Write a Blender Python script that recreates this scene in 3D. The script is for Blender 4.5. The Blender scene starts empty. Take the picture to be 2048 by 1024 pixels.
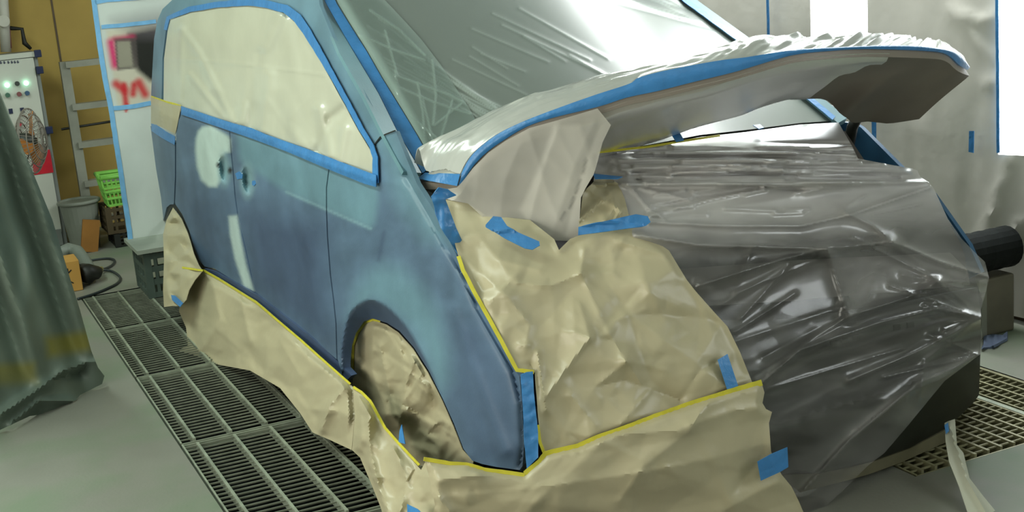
import bpy, bmesh, math, random
import numpy as np
from mathutils import Vector, Matrix, noise
from mathutils.geometry import delaunay_2d_cdt

S = bpy.context.scene
COL = S.collection
# ------------------------------------------------------------------ camera
# World axes: X along the van towards its nose, Y across the van (0 = its visible flank), Z up.
# The workshop is turned 2.5 degrees against the van.
FPX = 2640.0
CY = math.radians(2.5)
cc, cs = math.cos(CY), math.sin(CY)
def room_to_world(p):
    p = np.asarray(p, float)
    return np.stack([cc*p[..., 0]+cs*p[..., 1], -cs*p[..., 0]+cc*p[..., 1], p[..., 2]], -1)
def world_to_room(p):
    p = np.asarray(p, float)
    return np.stack([cc*p[..., 0]-cs*p[..., 1], cs*p[..., 0]+cc*p[..., 1], p[..., 2]], -1)
def cam_axes(yaw, pitch, roll):
    f = np.array([-np.cos(yaw)*np.cos(pitch), np.sin(yaw)*np.cos(pitch), -np.sin(pitch)])
    r = np.cross(f, [0, 0, 1]); r /= np.linalg.norm(r); u = np.cross(r, f)
    c, s = np.cos(roll), np.sin(roll)
    return room_to_world(np.array([c*r+s*u, -s*r+c*u, f]))
AX = cam_axes(*np.radians([23.968, 12.899, -4.969]))
EYE = room_to_world([3.4336, -1.18642, 1.5445])
cd = bpy.data.cameras.new('camera'); cam = bpy.data.objects.new('camera', cd); COL.objects.link(cam)
m = Matrix([[AX[0][i], AX[1][i], -AX[2][i]] for i in range(3)]).to_4x4()
m.translation = Vector(EYE); cam.matrix_world = m
cd.sensor_width = 36; cd.lens = FPX*36/2048; cd.clip_start = .05
S.camera = cam
# ------------------------------------------------------------------ light
w = bpy.data.worlds.new('world'); S.world = w; w.use_nodes = True
w.node_tree.nodes['Background'].inputs[0].default_value = (.80, 1, .92, 1)
w.node_tree.nodes['Background'].inputs[1].default_value = .22
def area(name, loc, rot, sx, sy, power, col):
    l = bpy.data.lights.new(name, 'AREA'); l.shape = 'RECTANGLE'; l.size = sx; l.size_y = sy
    l.energy = power; l.color = col
    o = bpy.data.objects.new(name, l); o.location = room_to_world(loc); o.rotation_euler = rot; COL.objects.link(o)
    return o
CW = (.86, 1.0, .90)
area('ceiling_lamp_aisle', (-1.6, -1.35, 2.62), (0, 0, -CY), 4.6, .35, 62, CW)
area('ceiling_lamp_far', (-1.9, 2.3, 2.62), (0, 0, -CY), 3.4, .3, 74, (.96, 1, .98))
area('ceiling_lamp_front', (2.6, -.4, 2.62), (0, 0, -CY), .4, 1.6, 5, (1, .97, .88))
area('fill_light_left', (1.2, -3.1, 1.2), (math.radians(90), 0, -CY), 3.6, 1.6, 66, (1, .97, .86))  # unseen fill light, added to brighten the front paper and bonnet underside
S.view_settings.view_transform = 'Standard'; S.view_settings.look = 'None'
S.view_settings.gamma = 1; S.view_settings.use_curve_mapping = False
S.view_settings.exposure = 0.35

# ------------------------------------------------------------------ helpers
def lin(r, g, b):
    f = lambda v: v/12.92 if v <= .04045 else ((v+.055)/1.055)**2.4
    return (f(r/255), f(g/255), f(b/255))
def rays(px):
    px = np.asarray(px, float)
    d = np.stack([(px[:, 0]-1024)/FPX, -(px[:, 1]-512)/FPX, np.ones(len(px))], 1)
    return d @ AX
def hit(px, f, t0=1.2, t1=9.5):
    """first point along each sight line where the implicit surface f(P)=0 is crossed"""
    px = np.atleast_2d(np.asarray(px, float)); d = rays(px); n = len(d)
    T = np.arange(t0, t1, .03)
    out = np.zeros((n, 3))
    for a in range(0, n, 2000):
        dd = d[a:a+2000]
        P = EYE[None, None]+T[None, :, None]*dd[:, None, :]
        g = f(P.reshape(-1, 3)).reshape(len(dd), len(T))
        cr = (g[:, :-1]*g[:, 1:] <= 0)
        has = cr.any(1); i = cr.argmax(1)
        i = np.where(has, i, np.minimum(np.abs(g).argmin(1), len(T)-2))
        lo, hi = T[i].copy(), T[i+1].copy()
        gl = g[np.arange(len(dd)), i]
        for _ in range(22):
            mid = (lo+hi)/2; gm = f(EYE[None]+mid[:, None]*dd)
            s = gm*gl > 0
            lo = np.where(s, mid, lo); hi = np.where(s, hi, mid)
        mid = np.where(has, (lo+hi)/2, T[i])
        out[a:a+2000] = EYE[None]+mid[:, None]*dd
    return out
def grad(P, f):
    e = 2e-3; g = np.zeros_like(P)
    for k in range(3):
        q = P.copy(); q[:, k] += e; r = P.copy(); r[:, k] -= e
        g[:, k] = f(q)-f(r)
    g /= np.linalg.norm(g, axis=1)[:, None]+1e-12
    flip = np.sum(g*(EYE[None]-P), 1) < 0
    g[flip] *= -1
    return g
def resample(pts, sp, closed=False):
    pts = [tuple(map(float, p)) for p in pts]
    if closed: pts = pts+[pts[0]]
    out = []
    for a, b in zip(pts[:-1], pts[1:]):
        L = math.dist(a, b); n = max(1, int(round(L/sp)))
        for k in range(n): out.append(tuple(a[i]+(b[i]-a[i])*k/n for i in range(len(a))))
    if not closed: out.append(pts[-1])
    return out
def smooth(pts, n=6, closed=False):
    """Catmull-Rom through the points"""
    P = [np.array(p, float) for p in pts]; N = len(P); out = []
    for i in range(N if closed else N-1):
        p1, p2 = P[i], P[(i+1) % N]
        p0 = P[i-1] if (i > 0 or closed) else p1; p3 = P[(i+2) % N] if (i+2 < N or closed) else p2
        for k in range(n):
            t = k/n
            out.append(tuple(.5*(2*p1+(p2-p0)*t+(2*p0-5*p1+4*p2-p3)*t*t+(3*p1-p0-3*p2+p3)*t**3)))
    if not closed: out.append(tuple(P[-1]))
    return out
def seg_dist(px, pts):
    d = np.full(len(px), 1e9)
    for a, b in zip(pts[:-1], pts[1:]):
        a = np.array(a[:2], float); b = np.array(b[:2], float); v = b-a
        t = np.clip(((px-a)@v)/(v@v+1e-9), 0, 1)
        d = np.minimum(d, np.linalg.norm(px-(a+t[:, None]*v), axis=1))
    return d
def inside(px, poly):
    x, y = px[:, 0], px[:, 1]; r = np.zeros(len(px), bool); n = len(poly)
    for i in range(n):
        x1, y1 = poly[i][:2]; x2, y2 = poly[(i+1) % n][:2]
        if y1 == y2: continue
        c = ((y1 > y) != (y2 > y)) & (x < (x2-x1)*(y-y1)/(y2-y1)+x1)
        r ^= c
    return r
def soft(px, poly, w):
    d = seg_dist(px, list(poly)+[poly[0]]); i = inside(px, poly)
    return np.clip(.5+np.where(i, d, -d)/(2*w), 0, 1)
def ss(a, b, x):
    t = np.clip((x-a)/(b-a), 0, 1); return t*t*(3-2*t)
def vnoise(px, sc, seed):
    q = px/sc+seed*17.31; i = np.floor(q).astype(int); f = q-i; f = f*f*(3-2*f)
    def h(a, b):
        v = np.sin(a*127.1+b*311.7+seed*74.7)*43758.5453; return v-np.floor(v)
    return ((h(i[:, 0], i[:, 1])*(1-f[:, 0])+h(i[:, 0]+1, i[:, 1])*f[:, 0])*(1-f[:, 1])
            + (h(i[:, 0], i[:, 1]+1)*(1-f[:, 0])+h(i[:, 0]+1, i[:, 1]+1)*f[:, 0])*f[:, 1])*2-1
def ridges(px, lst):
    h = np.zeros(len(px))
    for pts, amp, wd in lst: h += amp*np.exp(-seg_dist(px, pts)/wd)
    return h
def crumple(seed, n, box, amp, ang=None, spread=3.2, length=(40, 130), width=(12, 40)):
    """a fixed set of random creases over a pixel box -> displacement function"""
    rg = random.Random(seed); K = []
    for _ in range(n):
        a = (ang if ang is not None else 0)+rg.uniform(-spread, spread)/2
        K.append((rg.uniform(box[0], box[2]), rg.uniform(box[1], box[3]), math.cos(a), math.sin(a),
                  rg.uniform(*length), rg.uniform(*width), amp*rg.uniform(.3, 1)*rg.choice((1, 1, -1)), rg.uniform(.35, 1)))
    def f(px):
        h = np.zeros(len(px))
        for x, y, c, s, L, W, A, q in K:
            u = (px[:, 0]-x)*c+(px[:, 1]-y)*s; v = -(px[:, 0]-x)*s+(px[:, 1]-y)*c
            v = np.where(v > 0, v/q, v)
            h += A*np.clip(1-np.abs(v)/W, 0, 1)*np.exp(-(u/L)**2)
        return h
    return f
def facets(seed, box, sp, amp, asp=1.0):
    """crisp crumpled-paper relief: random heights over an irregular triangle net"""
    rg = random.Random(seed); pts = []; x0, y0, x1, y1 = box[0]-sp*1.5, box[1]-sp*1.5, box[2]+sp*1.5, box[3]+sp*1.5
    y = y0; r = 0
    while y < y1:
        x = x0+(sp*asp/2 if r % 2 else 0)
        while x < x1:
            pts.append((x+rg.uniform(-.42, .42)*sp*asp, y+rg.uniform(-.42, .42)*sp)); x += sp*asp
        y += sp*.87; r += 1
    v, e, fa, *_ = delaunay_2d_cdt([Vector(p) for p in pts], [], [], 0, 1e-5)
    V = np.array([tuple(q) for q in v]); H = np.array([rg.gauss(0, 1)*amp for _ in V])
    def f(px):
        h = np.zeros(len(px))
        for t in fa:
            a, b, c = V[t[0]], V[t[1]], V[t[2]]
            lo = np.minimum(np.minimum(a, b), c); hi = np.maximum(np.maximum(a, b), c)
            k = np.where((px[:, 0] >= lo[0]) & (px[:, 0] <= hi[0]) & (px[:, 1] >= lo[1]) & (px[:, 1] <= hi[1]))[0]
            if not len(k): continue
            d = (b[1]-c[1])*(a[0]-c[0])+(c[0]-b[0])*(a[1]-c[1])
            if abs(d) < 1e-9: continue
            q = px[k]; u = ((b[1]-c[1])*(q[:, 0]-c[0])+(c[0]-b[0])*(q[:, 1]-c[1]))/d; w = ((c[1]-a[1])*(q[:, 0]-c[0])+(a[0]-c[0])*(q[:, 1]-c[1]))/d
            i = (u >= -1e-6) & (w >= -1e-6) & (u+w <= 1+1e-6)
            h[k[i]] = u[i]*H[t[0]]+w[i]*H[t[1]]+(1-u[i]-w[i])*H[t[2]]
        return h
    return f
def tag(o, label=None, cat=None, group=None, kind=None):
    if label: o['label'] = label
    if cat: o['category'] = cat
    if group: o['group'] = group
    if kind: o['kind'] = kind
    return o
def empty(name, loc, label=None, cat=None, group=None):
    o = bpy.data.objects.new(name, None); o.location = loc; o.empty_display_size = .1; COL.objects.link(o)
    bpy.context.view_layer.update()
    return tag(o, label, cat, group)
def link(name, me, mat, parent=None):
    o = bpy.data.objects.new(name, me); COL.objects.link(o)
    if mat: me.materials.append(mat)
    if parent:
        o.parent = parent
        o.matrix_parent_inverse = Matrix.LocRotScale(parent.matrix_world.translation, parent.matrix_world.to_quaternion(), None).inverted()
    return o
def mesh_from(name, V, Fc, mat, parent=None, sm=True, colors=None, thick=0, off=-1):
    me = bpy.data.meshes.new(name); me.from_pydata([tuple(v) for v in V], [], [tuple(map(int, f)) for f in Fc]); me.update()
    if sm: me.polygons.foreach_set('use_smooth', [True]*len(me.polygons))
    if colors is not None:
        ca = me.color_attributes.new('Col', 'FLOAT_COLOR', 'POINT')
        c4 = np.ones((len(V), 4), np.float32); c4[:, :3] = colors; ca.data.foreach_set('color', c4.ravel())
    o = link(name, me, mat, parent)
    if thick:
        md = o.modifiers.new('thickness', 'SOLIDIFY'); md.thickness = thick; md.offset = off
        es = o.modifiers.new('edges', 'EDGE_SPLIT'); es.split_angle = math.radians(42)
    return o
def sheet(name, outline, f, mat, parent=None, sp=8, disp=None, thick=.002, off=0.0, color=None, sm=True, jit=.0, seed=1, pin=0):
    """a skin cut to the given outline, lying on the implicit surface f in the room"""
    ol = resample(outline, sp, True)
    arr = np.array(ol); x0, y0 = arr.min(0); x1, y1 = arr.max(0)
    gy = np.arange(y0, y1, sp*.866); pts = []
    for r, y in enumerate(gy):
        xs = np.arange(x0+(sp/2 if r % 2 else 0), x1, sp)
        pts += [(x, y) for x in xs]
    pts = np.array(pts) if len(pts) else np.zeros((0, 2))
    if len(pts):
        if jit: pts = pts+np.random.RandomState(seed).uniform(-jit, jit, pts.shape)*sp
        k = inside(pts, ol); pts = pts[k]
    if len(pts):
        k = seg_dist(pts, ol+[ol[0]]) > sp*.45; pts = pts[k]
    allp = [Vector(p) for p in ol]+[Vector(p) for p in pts]
    v, e, fa, *_ = delaunay_2d_cdt(allp, [], [list(range(len(ol)))], 1, 1e-5)
    px = np.array([tuple(q) for q in v]); P = hit(px, f); N = grad(P, f)
    d = np.full(len(px), float(off))
    if disp is not None: d = d+disp(px)*(ss(0, pin, seg_dist(px, ol+[ol[0]])) if pin else 1)
    V_ = EYE-P; V_ /= np.linalg.norm(V_, axis=1)[:, None]
    P = P+V_*(d/np.maximum(.42, np.sum(N*V_, 1)))[:, None]
    fc = []
    for q in fa:
        a, b, c = (P[q[0]], P[q[1]], P[q[2]])
        n = np.cross(b-a, c-a)
        fc.append(q if n@(EYE-a) > 0 else q[::-1])
    return mesh_from(name, P, fc, mat, parent, sm, color(px) if color else None, thick, -1)
def strip(name, line, wd, f, mat, parent=None, **kw):
    ln = np.array(resample(line, 12)); t = np.gradient(ln, axis=0); t /= np.linalg.norm(t, axis=1)[:, None]+1e-9
    n = np.stack([-t[:, 1], t[:, 0]], 1)
    w_ = wd if np.isscalar(wd) else np.interp(np.linspace(0, 1, len(ln)), np.linspace(0, 1, len(wd)), wd)[:, None]
    rg = np.random.RandomState(len(ln)); j = rg.uniform(-.04, .04, (len(ln), 1))
    a = ln+n*(w_*(.5+j)); b = ln-n*(w_*(.5-j))
    kw.setdefault('sp', 7)
    return sheet(name, [tuple(p) for p in a]+[tuple(p) for p in b[::-1]], f, mat, parent, **kw)
def curve3(px, fs):
    """pixels -> 3D, each on its own surface"""
    if callable(fs): return hit(px, fs)
    return np.concatenate([hit([p], g) for p, g in zip(px, fs)])
def even(P, n):
    P = np.asarray(P); L = np.r_[0, np.cumsum(np.linalg.norm(np.diff(P, axis=0), axis=1))]
    s = np.linspace(0, L[-1], n); return np.stack([np.interp(s, L, P[:, k]) for k in range(3)], 1)
def loft(name, rows, mat, parent=None, nu=60, nv=6, bulge=None, thick=.004, flip=False, colors=None):
    R = [even(r, nu) for r in rows]
    R = np.array(R); m_ = len(R); V = []; uv = []
    for i in range(m_-1):
        last = i == m_-2
        for k in range(nv+(1 if last else 0)):
            t = k/nv
            if m_ > 2:
                p0 = R[max(i-1, 0)]; p1 = R[i]; p2 = R[i+1]; p3 = R[min(i+2, m_-1)]
                row = .5*(2*p1+(p2-p0)*t+(2*p0-5*p1+4*p2-p3)*t*t+(3*p1-p0-3*p2+p3)*t**3)
            else: row = R[i]*(1-t)+R[i+1]*t
            V.append(row); uv += [(j/(nu-1), (i+t)/(m_-1)) for j in range(nu)]
    nr = len(V); V = np.concatenate(V); uv = np.array(uv)
    if bulge is not None: V = V+bulge(uv[:, 0], uv[:, 1])
    F_ = []
    for r in range(nr-1):
        for j in range(nu-1):
            q = [r*nu+j, r*nu+j+1, (r+1)*nu+j+1, (r+1)*nu+j]
            F_.append(q[::-1] if flip else q)
    return mesh_from(name, V, F_, mat, parent, True, colors, thick, -1)
# plain solids in room axes --------------------------------------------------
class MB:
    def __init__(s): s.bm = bmesh.new()
    def box(s, x0, x1, y0, y1, z0, z1, M=None, bev=0):
        r = bmesh.ops.create_cube(s.bm, size=1)['verts']
        for v in r:
            v.co = Vector(((x0+x1)/2+v.co.x*(x1-x0), (y0+y1)/2+v.co.y*(y1-y0), (z0+z1)/2+v.co.z*(z1-z0)))
            if M: v.co = M @ v.co
        if bev:
            ed = list({e for v in r for e in v.link_edges})
            bmesh.ops.bevel(s.bm, geom=ed, offset=bev, segments=2, affect='EDGES', profile=.5)
        return s
    def tube(s, pts, r, seg=10, cap=True):
        pts = [Vector(p) for p in pts]; rings = []; n = len(pts); up = None
        for i, p in enumerate(pts):
            t = (pts[min(i+1, n-1)]-pts[max(i-1, 0)]).normalized()
            if up is None: up = t.orthogonal().normalized()
            up = (up-t*up.dot(t)); up = up.normalized() if up.length > 1e-6 else t.orthogonal().normalized()
            b = t.cross(up); rr = r if np.isscalar(r) else r[i]
            rings.append([s.bm.verts.new(p+(up*math.cos(a)+b*math.sin(a))*rr) for a in [2*math.pi*k/seg for k in range(seg)]])
        for A, B in zip(rings[:-1], rings[1:]):
            for k in range(seg): s.bm.faces.new((A[k], A[(k+1) % seg], B[(k+1) % seg], B[k]))
        if cap:
            s.bm.faces.new(rings[0][::-1]); s.bm.faces.new(rings[-1])
        return s
    def ring(s, c, axis, R, r, seg=40, sg=6):
        axis = Vector(axis).normalized(); a = axis.orthogonal().normalized(); b = axis.cross(a); c = Vector(c)
        ln = [c+(a*math.cos(t)+b*math.sin(t))*R for t in [2*math.pi*k/seg for k in range(seg)]]
        rows = []
        for k, p in enumerate(ln):
            o = (p-c).normalized()
            rows.append([s.bm.verts.new(p+(o*math.cos(q)+axis*math.sin(q))*r) for q in [2*math.pi*j/sg for j in range(sg)]])
        for i in range(seg):
            A, B = rows[i], rows[(i+1) % seg]
            for j in range(sg): s.bm.faces.new((A[j], A[(j+1) % sg], B[(j+1) % sg], B[j]))
        return s
    def build(s, name, mat, parent=None, room=True, sm=False):
        if room:
            for v in s.bm.verts: v.co = Vector(room_to_world(np.array(v.co)))
        bmesh.ops.recalc_face_normals(s.bm, faces=s.bm.faces)
        me = bpy.data.meshes.new(name); s.bm.to_mesh(me); s.bm.free()
        if sm: me.polygons.foreach_set('use_smooth', [True]*len(me.polygons))
        return link(name, me, mat, parent)
# ------------------------------------------------------------------ materials
def mat(name, col, rough=.6, spec=.5, metal=0, vary=.12, vs=6, bump=0, bs=60, attr=False, alpha=None, emit=None, detail=6, coat=0, bumpd=.01, grime=None):
    M_ = bpy.data.materials.new(name); M_.use_nodes = True; nt = M_.node_tree; N = nt.nodes; Lk = nt.links
    b = N['Principled BSDF']; b.inputs['Roughness'].default_value = rough; b.inputs['Metallic'].default_value = metal
    b.inputs['Specular IOR Level'].default_value = spec; b.inputs['Coat Weight'].default_value = coat
    tc = N.new('ShaderNodeTexCoord')
    nz = N.new('ShaderNodeTexNoise'); nz.inputs['Scale'].default_value = vs; nz.inputs['Detail'].default_value = detail
    Lk.new(tc.outputs['Object'], nz.inputs['Vector'])
    if attr:
        src = N.new('ShaderNodeAttribute'); src.attribute_name = 'Col'; so = src.outputs['Color']
    else:
        src = N.new('ShaderNodeRGB'); src.outputs[0].default_value = (*col, 1); so = src.outputs[0]
    mr = N.new('ShaderNodeMapRange'); mr.inputs['From Min'].default_value = .3; mr.inputs['From Max'].default_value = .7
    mr.inputs['To Min'].default_value = 1-vary; mr.inputs['To Max'].default_value = 1+vary
    Lk.new(nz.outputs['Fac'], mr.inputs['Value'])
    mx = N.new('ShaderNodeVectorMath'); mx.operation = 'SCALE'
    Lk.new(so, mx.inputs[0]); Lk.new(mr.outputs[0], mx.inputs['Scale'])
    out = mx.outputs[0]
    if grime:
        gcol, gs, lo, hi = grime
        g = N.new('ShaderNodeTexNoise'); g.inputs['Scale'].default_value = gs; g.inputs['Detail'].default_value = 8
        Lk.new(tc.outputs['Object'], g.inputs['Vector'])
        gm = N.new('ShaderNodeMapRange'); gm.inputs['From Min'].default_value = lo; gm.inputs['From Max'].default_value = hi
        Lk.new(g.outputs['Fac'], gm.inputs['Value'])
        mm = N.new('ShaderNodeMix'); mm.data_type = 'RGBA'; Lk.new(gm.outputs[0], mm.inputs[0]); Lk.new(out, mm.inputs[6]); mm.inputs[7].default_value = (*gcol, 1)
        out = mm.outputs[2]
    Lk.new(out, b.inputs['Base Color'])
    if bump:
        n2 = N.new('ShaderNodeTexNoise'); n2.inputs['Scale'].default_value = bs; n2.inputs['Detail'].default_value = 4
        Lk.new(tc.outputs['Object'], n2.inputs['Vector'])
        bp = N.new('ShaderNodeBump'); bp.inputs['Strength'].default_value = bump; bp.inputs['Distance'].default_value = bumpd
        Lk.new(n2.outputs['Fac'], bp.inputs['Height']); Lk.new(bp.outputs[0], b.inputs['Normal'])
    if emit:
        b.inputs['Emission Color'].default_value = (*emit[0], 1); b.inputs['Emission Strength'].default_value = emit[1]
    if alpha is not None:
        tr = N.new('ShaderNodeBsdfTransparent'); ms = N.new('ShaderNodeMixShader'); lw = N.new('ShaderNodeLayerWeight'); lw.inputs['Blend'].default_value = .35
        a2 = N.new('ShaderNodeMapRange'); a2.inputs['To Min'].default_value = alpha; a2.inputs['To Max'].default_value = min(1, alpha+.5)
        Lk.new(lw.outputs['Facing'], a2.inputs['Value'])
        Lk.new(a2.outputs[0], ms.inputs[0]); Lk.new(tr.outputs[0], ms.inputs[1]); Lk.new(b.outputs[0], ms.inputs[2])
        Lk.new(ms.outputs[0], N['Material Output'].inputs[0])
    return M_
def film(name, col, a, rough, ior=1.7, vary=.05, vs=4, attr=False):
    M_ = bpy.data.materials.new(name); M_.use_nodes = True; nt = M_.node_tree; N = nt.nodes; Lk = nt.links
    N.remove(N['Principled BSDF'])
    tc = N.new('ShaderNodeTexCoord'); nz = N.new('ShaderNodeTexNoise'); nz.inputs['Scale'].default_value = vs; Lk.new(tc.outputs['Object'], nz.inputs['Vector'])
    mr = N.new('ShaderNodeMapRange'); mr.inputs['To Min'].default_value = a*.8; mr.inputs['To Max'].default_value = a*1.2; Lk.new(nz.outputs['Fac'], mr.inputs['Value'])
    den = mr.outputs[0]
    if attr:
        at = N.new('ShaderNodeAttribute'); at.attribute_name = 'Col'; mu = N.new('ShaderNodeMath'); mu.operation = 'MULTIPLY'
        Lk.new(mr.outputs[0], mu.inputs[0]); Lk.new(at.outputs['Fac'], mu.inputs[1]); den = mu.outputs[0]
    tr = N.new('ShaderNodeBsdfTransparent'); df = N.new('ShaderNodeBsdfDiffuse'); tl = N.new('ShaderNodeBsdfTranslucent'); gl = N.new('ShaderNodeBsdfGlossy')
    for q in (df, tl): q.inputs['Color'].default_value = (*col, 1)
    gl.inputs['Roughness'].default_value = rough; gl.inputs['Color'].default_value = (.95, .96, .95, 1)
    m0 = N.new('ShaderNodeMixShader'); m0.inputs[0].default_value = .35; Lk.new(df.outputs[0], m0.inputs[1]); Lk.new(tl.outputs[0], m0.inputs[2])
    m1 = N.new('ShaderNodeMixShader'); Lk.new(den, m1.inputs[0]); Lk.new(tr.outputs[0], m1.inputs[1]); Lk.new(m0.outputs[0], m1.inputs[2])
    fr = N.new('ShaderNodeFresnel'); fr.inputs['IOR'].default_value = ior
    m2 = N.new('ShaderNodeMixShader'); Lk.new(fr.outputs[0], m2.inputs[0]); Lk.new(m1.outputs[0], m2.inputs[1]); Lk.new(gl.outputs[0], m2.inputs[2])
    Lk.new(m2.outputs[0], N['Material Output'].inputs[0])
    return M_
M = dict(
    body=mat('sanded_primer', (0, 0, 0), .42, .4, attr=True, vary=.16, vs=5, bump=.05, bs=180),
    paper=mat('masking_paper', lin(180, 172, 142), .36, .5, vary=.05, vs=3, bump=.10, bs=25),
    paper2=mat('masking_paper_translucent', lin(192, 194, 176), .26, .55, vary=.06, vs=4, bump=.06, bs=20),
    blue=mat('blue_tape', lin(62, 128, 188), .35, .5, vary=.10, vs=25, bump=.25, bs=60),
    paleblue=mat('pale_blue_tape', lin(116, 172, 214), .4, .4, vary=.10, vs=25),
    yellow=mat('yellow_tape', lin(200, 192, 60), .45, .4, vary=.12, vs=30),
    film=film('masking_film', lin(228, 226, 224), 1.0, .26, attr=True, ior=1.62),
    filmw=film('bonnet_film', lin(232, 236, 230), .78, .2),
    filmg=film('curtain_film', lin(226, 222, 212), .78, .4, 1.35),
    filmt=film('clear_film_layer', lin(206, 232, 222), 1.0, .2, 1.6, attr=True),
    filmh=film('hanging_film', lin(226, 222, 212), 1.0, .4, 1.35, attr=True),
    screen=mat('windscreen_film', (0, 0, 0), .27, .45, vary=.03, vs=2, attr=True),
    dark=mat('black_plastic', lin(28, 30, 26), .5, .4, vary=.2),
    darkg=mat('dark_bumper', lin(30, 32, 25), .45, .4, vary=.3, vs=8),
    bay=mat('engine_bay_dark', lin(30, 28, 27), .7, .2, vary=.4, vs=9),
    metal_dk=mat('radiator_panel', lin(88, 84, 80), .55, .4, vary=.35, vs=7),
    valance=mat('valance_film', lin(112, 108, 86), .5, .4, vary=.15, vs=8),
    inner=mat('bonnet_inner', lin(126, 118, 108), .45, .4, vary=.12, vs=4),
    concrete=mat('painted_concrete', lin(128, 129, 119), .5, .3, vary=.07, vs=3, bump=.05, bs=90, grime=(lin(104, 128, 98), 1.6, .46, .70)),
    pit=mat('pit_concrete', lin(16, 18, 16), .9, .1, vary=.2),
    grate=mat('galvanised_grate', lin(150, 158, 140), .4, .5, metal=.2, vary=.25, vs=20),
    grate_bar=mat('grate_cross_rod', lin(128, 134, 118), .4, .5, metal=.2, vary=.25, vs=20),
    grate_y=mat('grate_yellowed', lin(150, 148, 116), .4, .5, metal=.3, vary=.2, vs=20),
    wall_y=mat('yellowed_panel_wall', lin(170, 146, 78), .7, .3, vary=.10, vs=3),
    wall_w=mat('white_wall', lin(170, 172, 164), .7, .3, vary=.06),
    wallfilm=mat('wall_film', lin(214, 211, 203), .45, .4, vary=.05, vs=1.6, bump=.25, bs=4, bumpd=.02),
    brown=mat('brown_skirting', lin(92, 80, 64), .7, .3, vary=.15),
    fill_glow=mat('fill_panel_glow', lin(240, 245, 250), .5, .2, emit=((.93, .98, 1), 5.0)),  # glow of the added panel out of view
    lamp=mat('lit_booth_window', lin(240, 245, 250), .5, .2, emit=((.93, .98, 1), 7.0)),
    curtain=mat('booth_curtain', (0, 0, 0), .45, .4, attr=True, vary=.12, vs=4, bump=.08, bs=30),
    board=mat('white_board', (0, 0, 0), .5, .3, attr=True, vary=.05, vs=5),
    cab=mat('cabinet_paint', lin(186, 190, 180), .45, .4, vary=.05, vs=4),
    cab_edge=mat('cabinet_edge', lin(120, 126, 122), .5, .4, vary=.1),
    navy=mat('hinge_plastic', lin(28, 38, 70), .5, .4),
    led=mat('green_lamp', lin(200, 255, 225), .3, .4, emit=((.45, 1, .7), 4)),
    red=mat('red_notice', lin(190, 24, 44), .5, .4, vary=.08, vs=20),
    redk=mat('red_button', lin(210, 60, 80), .4, .5),
    knobg=mat('green_button', lin(70, 110, 92), .4, .5),
    knobr=mat('brown_button', lin(130, 80, 80), .4, .5),
    knobb=mat('blue_button', lin(60, 90, 120), .4, .5),
    knobk=mat('black_switch', lin(60, 66, 62), .4, .5),
    alu=mat('aluminium', lin(140, 142, 130), .5, .5, metal=.15, vary=.15),
    green=mat('green_basket', lin(120, 185, 80), .5, .4, vary=.15, vs=12),
    bucket=mat('grey_bucket', lin(122, 128, 118), .5, .4, vary=.1),
    crate=mat('brown_crate', lin(72, 62, 42), .6, .3, vary=.2),
    crateg=mat('grey_crate', lin(74, 88, 80), .6, .3, vary=.2),
    cratetop=mat('dusty_board', lin(142, 150, 138), .7, .3, vary=.1),
    wood=mat('plywood', lin(140, 98, 44), .6, .3, vary=.15),
    card=mat('cardboard', lin(186, 142, 72), .7, .3, vary=.08),
    hose=mat('grey_hose', lin(112, 120, 112), .5, .4, vary=.1),
    cable=mat('dark_cable', lin(46, 54, 56), .5, .4),
    brass=mat('brass_fitting', lin(200, 190, 120), .3, .5, metal=.8),
    wire=mat('fan_wire', lin(128, 124, 116), .4, .5, metal=0),
    orange=mat('orange_blade', lin(196, 128, 62), .4, .5),
    pipe=mat('white_pipe', lin(186, 186, 176), .5, .4),
    rag=mat('blue_rag', lin(104, 116, 140), .8, .2, vary=.15),
    stand=mat('stand_film', lin(112, 108, 94), .4, .4, vary=.2, vs=6),
    foam=mat('black_roll', lin(24, 28, 27), .8, .2, vary=.2),
    ceil=mat('ceiling_paint', lin(190, 195, 186), .8, .2, vary=.04),
)
# ------------------------------------------------------------------ room
def rplane(axis, v):
    return lambda P: world_to_room(P)[:, axis]-v
def rp(px, py, axis, v): return world_to_room(hit([(px, py)], rplane(axis, v)))[0]
XB, XF, YL, YR, ZC = -5.6, 4.4, -3.2, 2.62, 2.72
LT = (-.535, .40, -3.55, 1.75)     # left trench y0,y1,x0,x1
RT = (1.23, 2.06, -.25, .68)       # right trench
def quad_mesh(name, quads, mt, kind='structure', parent=None):
    V = []; F_ = []
    for q in quads:
        F_.append(list(range(len(V), len(V)+4))); V += q
    o = mesh_from(name, room_to_world(np.array(V, float)), F_, mt, parent, False)
    if kind: o['kind'] = kind
    return o
def rect(x0, x1, y0, y1, z=0): return [(x0, y0, z), (x1, y0, z), (x1, y1, z), (x0, y1, z)]
quad_mesh('floor', [rect(XB, XF, YL, LT[0]), rect(XB, LT[2], LT[0], LT[1]), rect(LT[3], XF, LT[0], LT[1]), rect(XB, XF, LT[1], RT[0]),
    rect(XB, RT[2], RT[0], RT[1]), rect(RT[3], XF, RT[0], RT[1]), rect(XB, XF, RT[1], YR)], M['concrete'])
for y0, y1, x0, x1 in (LT, RT):
    D = -.35
    quad_mesh('trim_1', [rect(x0, x1, y0, y1, D), [(x0, y0, 0), (x1, y0, 0), (x1, y0, D), (x0, y0, D)], [(x0, y1, D), (x1, y1, D), (x1, y1, 0), (x0, y1, 0)],
        [(x0, y0, D), (x0, y1, D), (x0, y1, 0), (x0, y0, 0)], [(x1, y0, 0), (x1, y1, 0), (x1, y1, D), (x1, y0, D)]], M['pit'])
b = MB(); b.box(XB-.1, XB, YL, YR, 0, ZC); b.build('wall_back', M['wall_y'])['kind'] = 'structure'
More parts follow.
